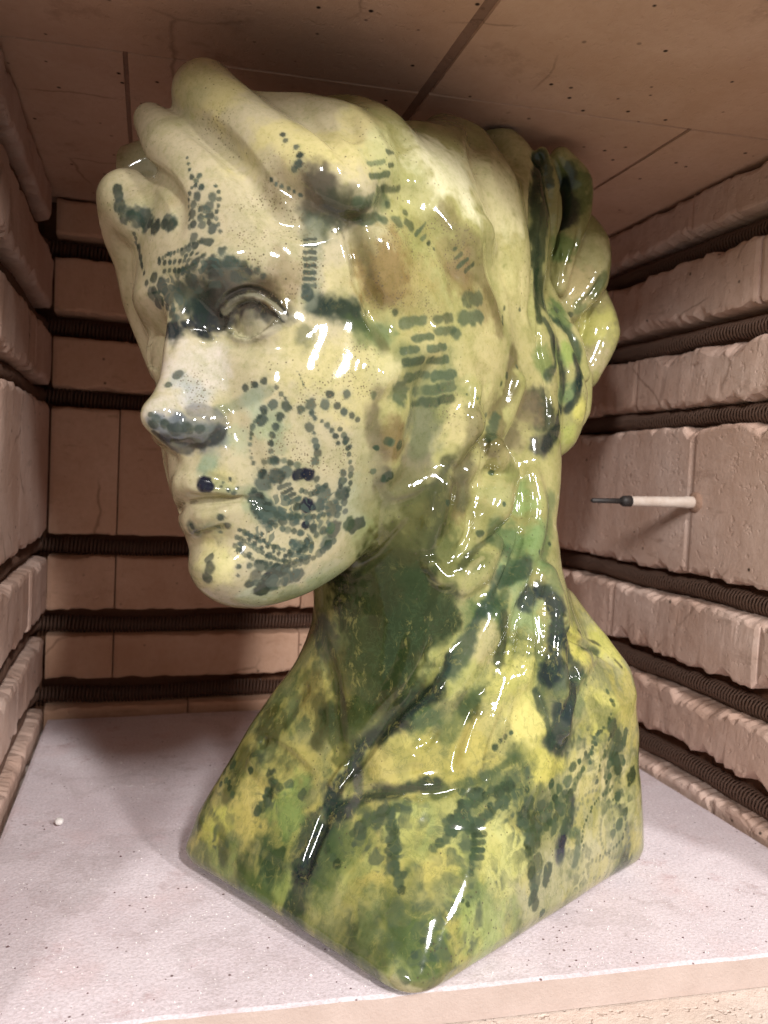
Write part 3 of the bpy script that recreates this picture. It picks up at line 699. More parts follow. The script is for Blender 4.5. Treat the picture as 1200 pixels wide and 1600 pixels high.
# broad colour of head, neck and shoulders
hz = ((VV-HQ) @ HA.T)/HS
mN = fbm(VV+3, 18, 3)
body = np.clip((.235-VV[:, 2]+(mN-.5)*.06)/.05, 0, 1)
A_ = np.arange(NV)
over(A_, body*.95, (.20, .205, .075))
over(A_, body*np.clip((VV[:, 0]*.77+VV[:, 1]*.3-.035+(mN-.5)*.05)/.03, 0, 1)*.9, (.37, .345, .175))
VS = VV*np.array([1, 1, .5])+WARP*.012
over(A_, body*np.clip((fbm(VS+21, 36, 4)-.45)*6, 0, 1)*.6, (.15, .165, .06))
over(A_, body*np.clip((fbm(VS+31, 42, 4)-.50)*8, 0, 1)*.7, GRN)
over(A_, body*np.clip((fbm(VS+41, 48, 4)-.54)*9, 0, 1)*.7, (.035, .058, .034))
over(A_, body*np.clip((fbm(VS+51, 52, 4)-.55)*10, 0, 1)*.75, YEL)
over(A_, (1-body)*np.clip((fbm(VV+61, 22, 4)-.50)*5, 0, 1)*.55, OLV)
over(A_, (1-body)*np.clip((fbm(VV+71, 24, 4)-.52)*6, 0, 1)*.55, STR)
face = np.clip((hz[:, 0]-28+(mN-.5)*30)/16, 0, 1)*np.clip((hz[:, 2]+128)/10, 0, 1)
over(A_, face*.92, CRE)
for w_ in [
 (330, 330, 120, CRE), (330, 130, 60, STR), (300, 250, 80, CRE), (450, 230, 80, STR), (400, 340, 80, CRE), (240, 190, 40, CRE), (520, 220, 60, STR),
 (290, 590, 55, PAL), (250, 640, 34, PAL), (330, 560, 40, PAL), (420, 600, 80, CRE), (470, 570, 60, STR, .6), (540, 600, 60, STR, .7), (300, 130, 40, (.42, .38, .2), .5),
 (780, 300, 80, (.57, .52, .29), .9), (700, 262, 76, (.62, .59, .38), .93), (610, 230, 46, (.46, .45, .22), .8), (810, 420, 50, (.46, .41, .19), .85), (800, 230, 50, (.60, .54, .28), .8), (560, 180, 40, STR, .8),  # upper hair: pale glaze, lifted further in colour to stand in for light
 (820, 330, 34, (.50, .45, .20), .85), (720, 520, 60, YG, .8), (760, 560, 60, STR, .7), (720, 660, 40, STR, .85), (600, 580, 34, (.44, .40, .21), .9), (650, 450, 60, (.30, .25, .10), .8), (600, 420, 60, (.22, .15, .06), .85),
 (730, 440, 36, BRN, .6), (770, 470, 30, BRN, .4), (660, 350, 30, OLV, .5), (700, 390, 30, BRN, .4), (620, 690, 40, BRN, .7), (660, 650, 36, (.2, .2, .14), .6), (660, 700, 40, (.2, .2, .12), .7),
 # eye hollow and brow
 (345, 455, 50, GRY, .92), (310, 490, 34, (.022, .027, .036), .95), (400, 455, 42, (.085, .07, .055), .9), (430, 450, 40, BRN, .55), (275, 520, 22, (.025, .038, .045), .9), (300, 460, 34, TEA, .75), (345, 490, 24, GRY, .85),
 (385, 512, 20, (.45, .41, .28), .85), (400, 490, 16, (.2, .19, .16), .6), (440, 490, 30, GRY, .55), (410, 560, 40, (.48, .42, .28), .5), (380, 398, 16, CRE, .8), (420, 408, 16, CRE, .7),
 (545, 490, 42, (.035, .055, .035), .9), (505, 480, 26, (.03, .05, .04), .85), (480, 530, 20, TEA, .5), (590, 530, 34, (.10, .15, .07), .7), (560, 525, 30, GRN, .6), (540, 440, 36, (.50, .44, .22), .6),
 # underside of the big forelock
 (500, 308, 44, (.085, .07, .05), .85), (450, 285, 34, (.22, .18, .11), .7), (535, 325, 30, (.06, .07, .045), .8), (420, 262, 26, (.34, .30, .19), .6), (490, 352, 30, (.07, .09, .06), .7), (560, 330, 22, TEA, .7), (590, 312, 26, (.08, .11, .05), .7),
 # nose and mouth
 (300, 675, 38, (.13, .14, .17), .8), (335, 685, 30, (.11, .13, .13), .8), (245, 662, 18, (.09, .11, .19), .85), (275, 668, 24, (.10, .12, .18), .8), (260, 685, 14, (.05, .05, .05), .8), (325, 728, 20, (.18, .25, .17), .75), (370, 690, 26, (.28, .31, .2), .6),
 (300, 612, 24, (.30, .33, .36), .5), (280, 595, 18, (.28, .31, .33), .5), (305, 830, 20, (.07, .08, .065), .8), (330, 828, 20, (.14, .15, .1), .7), (400, 790, 24, (.16, .22, .12), .6), (420, 660, 34, (.26, .32, .2), .6), (395, 625, 24, (.28, .34, .24), .6),
 (340, 755, 26, STR, .6), (330, 870, 46, (.58, .53, .25), .7), (400, 935, 36, (.36, .40, .28), .8), (470, 935, 40, (.16, .22, .10), .8), (530, 900, 36, GRN, .8), (560, 790, 46, (.25, .28, .18), .6), (570, 700, 40, (.33, .31, .17), .5), (580, 830, 40, (.22, .28, .12), .6),
 # jaw, throat: dark glaze, with the jaw's shadow deepened into the throat
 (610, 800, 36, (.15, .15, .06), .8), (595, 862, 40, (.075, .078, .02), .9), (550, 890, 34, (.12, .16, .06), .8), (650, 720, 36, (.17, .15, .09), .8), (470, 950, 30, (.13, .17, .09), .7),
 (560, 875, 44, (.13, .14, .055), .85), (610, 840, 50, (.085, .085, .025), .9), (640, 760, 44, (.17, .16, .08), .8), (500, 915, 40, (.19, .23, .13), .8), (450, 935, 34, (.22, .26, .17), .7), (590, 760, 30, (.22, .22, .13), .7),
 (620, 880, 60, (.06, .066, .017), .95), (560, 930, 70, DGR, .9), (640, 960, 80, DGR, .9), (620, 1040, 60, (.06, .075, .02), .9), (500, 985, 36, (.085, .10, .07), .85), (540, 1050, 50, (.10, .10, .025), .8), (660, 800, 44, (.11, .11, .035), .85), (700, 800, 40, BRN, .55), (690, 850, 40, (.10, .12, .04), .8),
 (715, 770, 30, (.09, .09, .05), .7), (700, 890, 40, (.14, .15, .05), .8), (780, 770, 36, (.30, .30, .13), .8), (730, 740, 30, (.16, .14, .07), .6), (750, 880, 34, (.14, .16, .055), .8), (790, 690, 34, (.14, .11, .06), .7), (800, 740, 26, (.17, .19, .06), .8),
 (820, 780, 30, (.22, .30, .11), .8), (790, 840, 40, (.10, .17, .07), .8), (840, 850, 40, (.16, .24, .09), .85), (850, 770, 30, YG, .7), (800, 900, 36, (.14, .22, .10), .8), (820, 960, 40, (.22, .29, .13), .8), (760, 960, 40, (.09, .15, .05), .8),
 # shoulders, chest
 (720, 1040, 46, (.38, .38, .12), .8), (760, 1010, 34, STR, .7), (800, 1060, 50, (.46, .43, .12), .85), (740, 1170, 50, YEL, .8), (780, 1120, 44, (.40, .36, .13), .8), (640, 1180, 50, (.48, .43, .12), .85), (600, 1200, 40, (.46, .40, .12), .8), (680, 1200, 36, YEL, .85), (830, 1130, 40, (.58, .52, .16), .85),
 (660, 1120, 34, (.06, .12, .05), .8), (730, 1100, 24, DGR, .6), (900, 1000, 36, (.50, .46, .09), .85), (950, 1010, 36, (.46, .44, .10), .85), (940, 1120, 50, (.50, .46, .13), .85), (960, 1210, 50, (.50, .44, .23), .9), (900, 1230, 60, (.44, .40, .19), .8), (930, 1320, 60, (.42, .39, .22), .85),
 (840, 1400, 70, (.34, .325, .18), .85), (790, 1340, 60, (.46, .46, .16), .8), (760, 1460, 60, (.30, .36, .12), .8), (700, 1300, 60, (.42, .42, .13), .7), (850, 1200, 40, (.52, .47, .10), .8), (970, 1270, 40, (.38, .37, .17), .7), (870, 1060, 24, (.10, .13, .10), .7),
 (385, 1290, 40, YEL, .9), (335, 1290, 34, (.44, .44, .08), .85), (400, 1240, 30, (.50, .42, .13), .8), (350, 1230, 34, (.42, .36, .12), .7), (470, 1200, 36, YEL, .5), (420, 1130, 40, (.09, .09, .02), .85), (440, 1190, 30, (.09, .10, .03), .7), (380, 1170, 26, (.22, .2, .05), .7), (480, 1080, 30, (.14, .12, .025), .7),
 (450, 1260, 40, (.15, .22, .055), .85), (430, 1340, 44, (.045, .095, .045), .85), (460, 1300, 34, (.16, .24, .06), .8), (350, 1350, 30, (.20, .25, .07), .8), (400, 1400, 36, (.14, .22, .07), .7), (445, 1390, 26, (.26, .33, .08), .7), (560, 1360, 50, (.34, .36, .10), .8), (590, 1395, 30, YEL, .9), (505, 1425, 44, (.32, .31, .12), .8), (600, 1450, 50, (.15, .19, .07), .8),
 (680, 1340, 34, YEL, .7), (640, 1290, 44, (.34, .38, .12), .8), (650, 1480, 50, (.16, .23, .06), .8), (560, 1255, 30, (.50, .43, .13), .8), (520, 1240, 16, (.52, .46, .14), .8), (620, 1540, 30, (.36, .38, .16), .6),
 # knot
 (840, 300, 24, (.09, .13, .045), .8), (900, 290, 36, (.12, .16, .05), .85), (880, 390, 26, (.13, .19, .06), .8), (925, 390, 32, (.50, .47, .24), .9), (900, 440, 34, (.54, .46, .24), .9), (935, 510, 34, (.48, .46, .15), .9), (930, 560, 28, (.40, .34, .2), .8), (850, 440, 20, (.06, .09, .03), .8), (870, 490, 26, (.09, .15, .05), .8), (890, 550, 26, (.20, .27, .07), .8),
 (850, 560, 30, (.16, .2, .07), .8), (850, 640, 40, (.06, .07, .045), .85), (880, 620, 26, (.13, .19, .09), .8), (905, 640, 20, (.46, .43, .12), .9), (890, 680, 18, (.30, .32, .09), .8), (820, 640, 30, (.16, .12, .07), .7), (850, 700, 26, (.07, .07, .06), .8),
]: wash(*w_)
for w_ in [(600, 1000, 74, (.040, .056, .016), .9), (555, 940, 56, (.042, .058, .020), .9), (640, 920, 56, (.050, .064, .018), .9), (600, 1080, 50, (.05, .055, .018), .8), (505, 1010, 34, (.07, .08, .05), .7), (680, 970, 40, (.04, .05, .016), .8), (530, 1120, 36, (.05, .05, .014), .75)]: wash(*w_)  # throat painted darker to stand in for the shadow under the jaw
# mottling of the body glaze over the large washes, kept off the throat
body = body*np.clip((.165-VV[:, 2]+(mN-.5)*.05)/.03, .0, 1)
over(A_, body*np.clip((fbm(VS+81, 75, 4)-.545)*9, 0, 1)*.3, (.055, .09, .03))
over(A_, body*np.clip((fbm(VS+91, 85, 4)-.56)*10, 0, 1)*.35, (.40, .35, .08))
LINES0 = [([(822, 250), (824, 330), (822, 410), (818, 490)], 9, (.50, .44, .22), .7), ([(840, 250), (840, 330), (838, 420), (842, 500)], 8, (.03, .055, .03), .85)]
for q in LINES0+[
 # dark runs of glaze in the folds
 ([(705, 1030), (685, 1070), (640, 1110), (590, 1150), (550, 1195), (512, 1255)], 11, (.012, .030, .028), .9), ([(650, 1090), (610, 1130), (560, 1180)], 18, TEA, .7), ([(512, 1265), (490, 1330), (465, 1400), (452, 1440)], 24, (.028, .06, .055), .85), ([(500, 1300), (470, 1370), (445, 1440)], 12, (.01, .022, .035), .8),
 ([(510, 1272), (560, 1250), (630, 1230), (680, 1225)], 10, (.02, .045, .04), .85), ([(553, 1200), (556, 1240), (545, 1262)], 8, (.10, .10, .11), .7), ([(680, 1240), (740, 1220), (800, 1190)], 9, (.06, .10, .04), .7), ([(520, 1090), (522, 1150), (530, 1190)], 14, (.05, .075, .02), .7),
 ([(820, 880), (770, 930), (735, 1000), (705, 1050)], 13, (.03, .07, .055), .8), ([(790, 960), (785, 1000), (780, 1030)], 10, TEA, .7), ([(845, 925), (868, 950), (868, 1000), (860, 1060)], 13, (.02, .04, .055), .85), ([(885, 1000), (898, 1050), (890, 1110)], 15, (.025, .05, .055), .85), ([(880, 1110), (878, 1140), (868, 1160)], 20, (.025, .05, .06), .85),
 ([(835, 1080), (855, 1130), (862, 1160)], 7, (.03, .06, .045), .8), ([(890, 985), (915, 1010), (935, 1022)], 9, (.05, .08, .05), .85), ([(880, 960), (930, 1005), (970, 1042)], 3, (.04, .05, .03), .8), ([(910, 1060), (900, 1110)], 12, (.10, .15, .07), .6), ([(830, 930), (820, 945)], 16, (.02, .04, .06), .8),
 ([(845, 250), (852, 330), (842, 420), (846, 470)], 12, (.035, .06, .03), .8), ([(885, 290), (888, 330), (880, 350)], 13, (.012, .025, .035), .85), ([(850, 470), (880, 510), (902, 560), (900, 610)], 9, (.04, .075, .045), .85), ([(900, 560), (905, 610), (885, 640)], 7, (.01, .025, .035), .8), ([(850, 500), (868, 560), (855, 585)], 9, (.05, .075, .05), .8), ([(905, 480), (930, 455), (945, 430)], 10, (.09, .14, .06), .7),
 ([(868, 530), (878, 600), (872, 660), (850, 700)], 10, (.015, .03, .035), .8), ([(700, 720), (680, 770), (690, 820), (670, 870)], 13, (.05, .06, .03), .75), ([(600, 750), (625, 765), (670, 760), (700, 730)], 4, (.10, .10, .06), .7), ([(595, 745), (600, 780)], 16, (.02, .03, .03), .8), ([(720, 890), (735, 870), (765, 840)], 6, (.06, .07, .03), .7),
 ([(675, 880), (668, 900), (690, 915), (715, 905)], 4, (.25, .24, .1), .7), ([(720, 930), (735, 890), (755, 872)], 4, (.3, .27, .13), .7), ([(740, 1090), (700, 1150)], 12, (.06, .11, .04), .6),
 # drips on the right side
 ([(893, 1250), (888, 1285), (878, 1310), (876, 1335)], 9, (.05, .065, .085), .9), ([(880, 1305), (876, 1335)], 8, (.025, .035, .07), .8), ([(898, 1300), (903, 1310), (898, 1350), (896, 1410)], 6, (.11, .15, .09), .85), ([(890, 1300), (902, 1298)], 8, (.12, .16, .09), .8), ([(825, 1500), (870, 1440), (890, 1420)], 3, (.2, .25, .12), .4),
]: brushed(q[0], q[1], q[2], q[3], .9, .6, 1.3)
for q in [
 ([(555, 330), (572, 430), (600, 545)], 9, (.10, .09, .04), .6), ([(488, 352), (492, 420), (488, 475)], 12, (.22, .23, .17), .45), ([(590, 610), (583, 690), (592, 760)], 11, (.15, .12, .07), .6), ([(580, 640), (600, 730)], 16, (.12, .10, .06), .5),
 ([(545, 300), (560, 360), (562, 420)], 14, (.09, .085, .04), .55), ([(690, 330), (740, 400), (775, 470), (780, 520)], 16, (.14, .105, .05), .6), ([(640, 560), (665, 620), (655, 690)], 26, (.11, .13, .06), .6), ([(700, 560), (690, 640)], 16, (.13, .15, .06), .5),
 ([(800, 560), (780, 640), (770, 700)], 16, (.10, .075, .035), .65), ([(745, 650), (720, 730), (690, 790)], 16, (.09, .08, .04), .6), ([(640, 770), (690, 800), (660, 850)], 26, (.09, .10, .035), .6),
 ([(560, 990), (570, 1060), (560, 1130)], 24, (.05, .085, .025), .7), ([(650, 900), (640, 980), (600, 1060)], 30, (.035, .07, .022), .75), ([(700, 930), (690, 1000)], 20, (.05, .08, .03), .7), ([(860, 780), (850, 860), (870, 910)], 14, (.07, .12, .05), .6),
 ([(770, 820), (800, 880), (780, 940)], 16, (.05, .10, .05), .65), ([(500, 1090), (495, 1160)], 14, (.035, .05, .015), .7), ([(400, 1110), (380, 1180), (360, 1240)], 16, (.05, .06, .018), .6), ([(330, 1230), (310, 1290)], 9, (.05, .07, .03), .7),
 ([(330, 1270), (345, 1300), (350, 1340)], 8, (.06, .07, .04), .6), ([(560, 1290), (520, 1340), (500, 1400)], 22, (.10, .16, .045), .6), ([(620, 1420), (650, 1470), (680, 1500)], 26, (.06, .10, .03), .65), ([(480, 1440), (540, 1475), (600, 1500)], 16, (.08, .11, .04), .5),
 ([(380, 1370), (420, 1410)], 16, (.07, .11, .03), .6), ([(770, 1220), (740, 1270), (735, 1340), (745, 1400)], 14, (.09, .13, .06), .6), ([(800, 1230), (850, 1270), (880, 1250)], 22, (.085, .12, .05), .6), ([(930, 1100), (960, 1150), (965, 1230)], 16, (.12, .13, .055), .65),
 ([(340, 760), (400, 775), (430, 800)], 12, (.13, .16, .09), .5), ([(345, 640), (400, 615), (425, 608)], 9, (.14, .17, .12), .6), ([(400, 660), (430, 650), (440, 700)], 10, (.16, .19, .12), .5),
]: brushed(q[0], q[1], q[2], q[3], .95, .6, 1.3)
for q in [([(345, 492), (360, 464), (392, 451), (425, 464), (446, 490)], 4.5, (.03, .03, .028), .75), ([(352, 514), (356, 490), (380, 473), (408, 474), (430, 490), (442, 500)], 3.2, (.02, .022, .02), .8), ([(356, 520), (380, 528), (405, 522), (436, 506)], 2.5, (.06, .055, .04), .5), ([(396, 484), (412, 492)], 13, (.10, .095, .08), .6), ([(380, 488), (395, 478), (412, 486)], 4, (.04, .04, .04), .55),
 ([(286, 786), (320, 783), (370, 779), (396, 780)], 3, (.09, .08, .045), .7), ([(262, 690), (290, 700), (330, 690), (348, 672)], 9, (.03, .032, .034), .75), ([(240, 676), (262, 690)], 5, (.02, .022, .022), .8), ([(300, 640), (330, 645), (350, 660)], 12, (.10, .105, .12), .6),  # lip seam; nose underside in dark glaze with its shadow painted in
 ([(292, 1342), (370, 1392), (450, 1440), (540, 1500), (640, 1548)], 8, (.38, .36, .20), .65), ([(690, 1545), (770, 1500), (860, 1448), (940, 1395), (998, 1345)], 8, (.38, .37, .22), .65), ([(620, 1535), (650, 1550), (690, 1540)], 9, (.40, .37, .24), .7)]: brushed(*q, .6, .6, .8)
for w_ in [(575, 740, 34, (.24, .23, .12), .6), (590, 790, 36, (.18, .175, .08), .65), (560, 850, 34, (.20, .205, .10), .6), (520, 895, 34, (.20, .22, .12), .6), (460, 930, 30, (.22, .24, .15), .6), (630, 760, 34, (.15, .14, .065), .7)]: wash(*w_)  # olive along the jaw; the first wash paints the cheek's shadow
for q in [([(390, 513), (405, 512)], 13, (.36, .33, .23), .8), ([(388, 496)], 14, (.22, .205, .15), .7), ([(352, 486), (368, 470), (392, 463), (422, 471), (444, 495)], 4.5, (.25, .23, .18), .75), ([(350, 520), (376, 533), (404, 529), (434, 512)], 4, (.33, .30, .22), .7), ([(412, 490)], 6, (.05, .05, .045), .7)]: brushed(*q, .6, .4, .3)
for w_ in [(590, 250, 34, (.34, .33, .15), .6), (640, 300, 40, (.40, .38, .18), .5), (570, 370, 30, (.20, .17, .08), .6), (720, 420, 30, (.20, .14, .07), .65), (750, 480, 30, (.22, .17, .08), .6), (690, 480, 36, (.30, .27, .11), .6), (700, 600, 30, (.22, .23, .11), .6), (650, 650, 30, (.17, .17, .10), .65),
 (440, 300, 26, (.22, .18, .11), .6), (400, 250, 22, (.33, .29, .17), .5), (350, 230, 20, (.38, .34, .20), .5), (300, 150, 26, (.33, .31, .16), .5), (240, 290, 20, (.33, .28, .18), .5), (210, 300, 22, (.32, .27, .18), .5), (270, 310, 16, (.33, .27, .16), .5), (540, 430, 26, (.36, .32, .17), .5), (460, 430, 26, (.30, .23, .15), .6), (430, 405, 22, (.27, .21, .14), .5)]: wash(*w_)
# lace pattern: every printed spot
LZ = {'a': (150, 80, 2.6667), 'f': (150, 430, 2.6667), 'h': (500, 150, 2.4), 'n': (500, 600, 2.4), 'c': (260, 950, 2.4), 's': (620, 950, 2.069)}
SPOTS = {
 'f': [(700,560,16),(740,540,18),(795,545,18),(770,590,17),(750,630,15),(735,665,14),(728,700,12),(730,735,12),(745,775,18),(690,605,20),(750,465,10),(770,495,10),(790,512,7),(700,440,14),(660,455,14),(620,470,14),(855,560,16),(895,540,22),(900,575,12),(915,595,10),(942,608,7),(890,632,18),(908,660,8),(912,690,13),(920,715,14),(925,742,16),(915,775,18),
  (955,540,20),(975,498,17),(1045,495,17),(1005,545,14),(1035,570,14),(1065,585,13),(1090,600,11),(965,625,13),(985,645,12),(1000,670,12),(1010,700,9),(1040,690,16),(1060,715,10),(790,820,24),(755,840,30),(845,830,25,'N'),(882,832,26,'N'),(700,860,34),(690,828,20),(920,850,12),(925,880,10),
  (765,885,805,872,9),(780,908,815,892,9),(790,930,828,910,9),(810,948,845,928,9),(950,910,30),(1025,915,30),(985,975,34),(930,960,24),(880,960,28,'N'),(840,965,18),(1040,985,12),(1025,860,18),(1030,825,14),(1020,880,10),(730,1000,44),(680,970,34),(668,930,28),(780,1025,17),(825,1030,19),(875,1042,17,'N'),(905,1055,18),(920,1080,12),(960,1115,26),(990,1060,34),(950,1065,18),(1070,1045,1100,1035,26),
  (850,1120,15),(880,1110,13),(820,1110,13),(870,1142,15),(900,1130,11),(845,1150,13),(830,1128,9),(810,1165,11),(855,1182,11),(790,1170,9),(760,1160,8),(720,1165,14),(780,1187,9),(740,1150,7),(660,1120,10),(690,1135,9),(640,1100,9),(620,1080,9),(690,1080,8),(640,1165,10),(610,1140,12),(600,1120,9),(640,1210,12),(595,1215,9),(700,1105,8),(670,1095,8),(715,1130,8),(590,1250,8),
  (690,1210,26),(750,1235,30),(665,1255,24),(715,1250,12,'N'),(735,1290,28),(690,1310,30),(840,1250,26),(795,1265,30),(455,872,31,'N'),(525,885,9),(550,895,9),(575,905,10),(590,885,7),(560,850,7),(530,860,7),(520,1010,14),(545,1050,15),(470,1180,20),(470,1220,22),(460,1262,22),(400,1050,12),(420,1075,14),
  (225,580,10),(250,600,18),(235,625,18),(285,620,18),(330,640,26),(380,640,22),(430,640,18),(340,415,18),(300,455,14)],
 'a': [(420,605,16),(440,570,12),(485,607,16),(405,640,14),(440,655,12),(470,645,17),(400,680,17),(437,692,14),(475,688,17),(405,720,14),(440,725,14),(485,740,18),(470,715,10),(415,560,8),(400,525,10),(390,495,7),(385,470,6),(380,445,5),(300,845,8),(530,840,22),(490,900,36),(565,885,29),(415,895,20),(620,920,26),(590,940,22),(240,945,19),(275,975,27),(305,1025,29),(350,990,31),(230,1010,21),(260,1055,18),(210,965,13),(200,925,9),(405,955,28),
  (185,860,14),(180,820,14),(190,890,10),(85,570,95,610,17),(95,640,24),(120,680,30),(165,690,32),(210,700,38),(245,735,28),(300,710,31),(405,770,400,790,14),(440,790,480,800,14),(360,835,14),(385,820,14),(410,812,14),(430,850,12),(455,860,11),(400,845,12),(375,855,10)]
  +[(265+21*k_, 880-k_, 10) for k_ in range(7)]+[(285+21*k_, 915, 10) for k_ in range(5)]+[(870, 780+28*k_, 912, 782+28*k_, 8) for k_ in range(8)]+[(885,1015,22),(875,990,16),(845,470,14),(850,435,12),(830,490,12),(780,345,10),(790,370,10),(835,400,10)],
 'h': [(140,398,205,388,20),(150,462,205,456,20),(215,352,305,347,14),(190,302,255,293,11),(180,255,240,246,8),(255,210,310,205,10),(260,260,310,255,8),(250,408,14),(320,435,13),(235,470,20),(290,475,24),(335,485,20)]
  +[(360+23*k_, 520+17*k_, 398+22*k_, 478+19*k_, 7.5) for k_ in range(9)]
  +[(310,855,385,840,19),(432,838,488,830,18),(550,765,600,755,24),(535,832,598,828,26),(355,910,420,898,17),(440,885,500,878,16),(308,960,362,948,13),(415,950,470,940,15),(318,1002,385,992,15),(415,998,475,990,16),(325,1056,408,1046,18),(432,1052,500,1046,18),(295,1112,46),(365,1110,438,1100,18),(458,1095,500,1088,18),(360,1152,438,1146,18),(455,1140,495,1135,16),(510,890,22),(700,1050,13),(735,1015,9),(680,1080,9),(605,1150,8),(590,1135,6),(550,1120,5),(620,1195,10),(655,1205,640,1280,20),
  (855,275,855,320,18),(805,225,828,285,13),(935,265,16),(915,360,930,430,22),(938,820,11),(915,865,8),(885,800,14),(860,330,16),(950,290,12),(700,790,690,850,9),(750,800,8),(280,810,14),(200,1120,16),(270,1300,14)],
 'n': [(690,452,9),(600,560,16),(640,330,12),(480,445,12),(260,215,16),(300,228,18),(255,350,22),(210,240,12),(200,330,12),(40,540,20),(30,600,16),(110,525,26),(825,630,9),(860,600,8),(690,685,8)],
 'c': [(725,840,25),(790,800,25),(850,825,21),(810,760,21),(845,870,20),(845,905,24),(850,940,24),(855,975,22),(700,885,8),(835,760,15),(1070,830,22),(1110,740,17),(1120,770,17),(1150,700,19),(1080,790,17),(1150,820,22),(1110,690,13),(1180,690,13),(385,700,24),(430,670,19),(405,650,20),(460,660,18),(510,700,18),(395,620,18),(250,590,17),(320,610,13),(235,655,10),(205,660,10),(1130,1110,9),(1110,1095,8),(980,1250,14),(960,1250,10),(1000,1310,14),(930,1300,12),(960,1340,10),(1010,1270,10),(890,1000,12)],
 's': [(410,670,27),(450,680,24),(430,630,21),(465,640,17),(490,650,17),(515,615,13),(490,685,13),(520,640,15),(435,745,36),(487,845,482,885,18),(455,820,450,880,22),(445,910,435,940,16),(505,570,15),(530,585,15),(555,560,17),(570,515,13),(590,495,9),(610,470,8),(545,600,13),(560,595,9),(700,470,718,525,20),(690,500,16),(690,545,11),(680,565,8),(735,500,10),(760,540,25),(715,610,17),(720,700,18),(700,730,14),(740,660,12),(350,415,9),(370,405,8),(335,430,8),(320,450,10),(300,470,9),(650,400,8),(640,440,8),(630,470,8),(622,500,7),(690,380,720,440,22),(740,400,735,440,12),(680,270,8),(690,300,8),(470,990,14),(200,700,230,690,17),(185,715,15),(270,700,12),(255,690,12),(250,760,280,756,8),(245,785,278,782,8),(240,808,275,806,8),(250,735,285,730,8),(300,640,10),(330,600,18),(360,580,20),(345,640,14)],
}
srng = random.Random(11)
for zk, lst in SPOTS.items():
    ox, oy, zs = LZ[zk]
    for q in lst:
        nav = q[-1] == 'N'; q = q[:-1] if nav else q
        pts = [(ox+q[0]/zs, oy+q[1]/zs)]+([(ox+q[2]/zs, oy+q[3]/zs)] if len(q) == 5 else [])
        if zk in 'fa': brushed(pts, q[-1]/zs*1.7, (.20, .22, .16), .22, 1.2, .3, .2)
        g = srng.uniform(.75, 1.35); t_ = (.048*g, .066*g, .058*g) if zk in 'fa' else ((.060*g, .088*g, .050*g) if zk == 'h' else (.045*g, .080*g, .045*g))
        brushed(pts, q[-1]/zs*(1.17 if zk in 'fa' else 1.1), NAV if nav else t_, .96 if nav else srng.uniform(.72, .95)*(.92 if zk == 'h' else 1), .38 if zk != 'h' else .6, .8, .25)
def chain(zk, pts, n, r, c=(.045, .07, .058), s=.85):
    ox, oy, zs = LZ[zk]; P, _ = smooth_path([(x, y, 0) for x, y in pts], 1.0, 8); L = np.r_[0, np.cumsum(np.linalg.norm(np.diff(P, axis=0), axis=1))]
    for t in np.linspace(0, L[-1], n):
        g = srng.uniform(.75, 1.3); x = np.interp(t, L, P[:, 0])+srng.uniform(-3, 3); y = np.interp(t, L, P[:, 1])+srng.uniform(-3, 3)
        brushed([(ox+x/zs, oy+y/zs)], r*srng.uniform(.75, 1.2)/zs, tuple(v*g for v in c), s*srng.uniform(.75, 1.05), .4, .7, .2)
for q in [('f', [(700, 570), (650, 640), (640, 740), (680, 830)], 12, 13), ('f', [(1020, 640), (1050, 720), (1060, 800), (1050, 900), (1010, 1000)], 14, 15), ('f', [(660, 900), (700, 950), (760, 1000), (840, 1010)], 9, 17), ('f', [(640, 940), (690, 1010), (760, 1050), (850, 1075)], 11, 15),
 ('f', [(600, 1060), (660, 1090), (740, 1130), (820, 1150), (900, 1120)], 20, 11), ('f', [(590, 1090), (650, 1130), (730, 1175), (820, 1195), (890, 1175)], 20, 11), ('f', [(580, 1130), (640, 1180), (720, 1200), (800, 1215)], 14, 10), ('f', [(860, 900), (900, 910), (960, 880)], 7, 16), ('f', [(700, 780), (770, 770), (840, 790)], 6, 16),
 ('f', [(820, 1000), (880, 1010), (950, 1000)], 7, 17), ('f', [(840, 400), (870, 470), (880, 520)], 9, 5), ('f', [(720, 1220), (780, 1215), (850, 1205), (930, 1160), (990, 1110)], 12, 17), ('f', [(640, 1290), (700, 1270), (780, 1230)], 7, 19),
 ('a', [(440, 790), (380, 810), (320, 840), (260, 870)], 12, 10), ('a', [(430, 520), (400, 570), (380, 640), (390, 730)], 9, 10), ('a', [(500, 560), (515, 620), (500, 690), (520, 750)], 8, 10), ('a', [(240, 1000), (290, 1060), (330, 1110)], 6, 18), ('a', [(340, 930), (400, 900), (460, 860)], 6, 17), ('a', [(560, 860), (640, 890), (700, 930)], 6, 17),
 ('a', [(160, 760), (175, 830), (195, 900)], 8, 11), ('a', [(640, 470), (700, 520), (770, 560), (850, 600)], 10, 9), ('a', [(150, 680), (220, 720), (310, 720)], 7, 22)]: chain(*q)
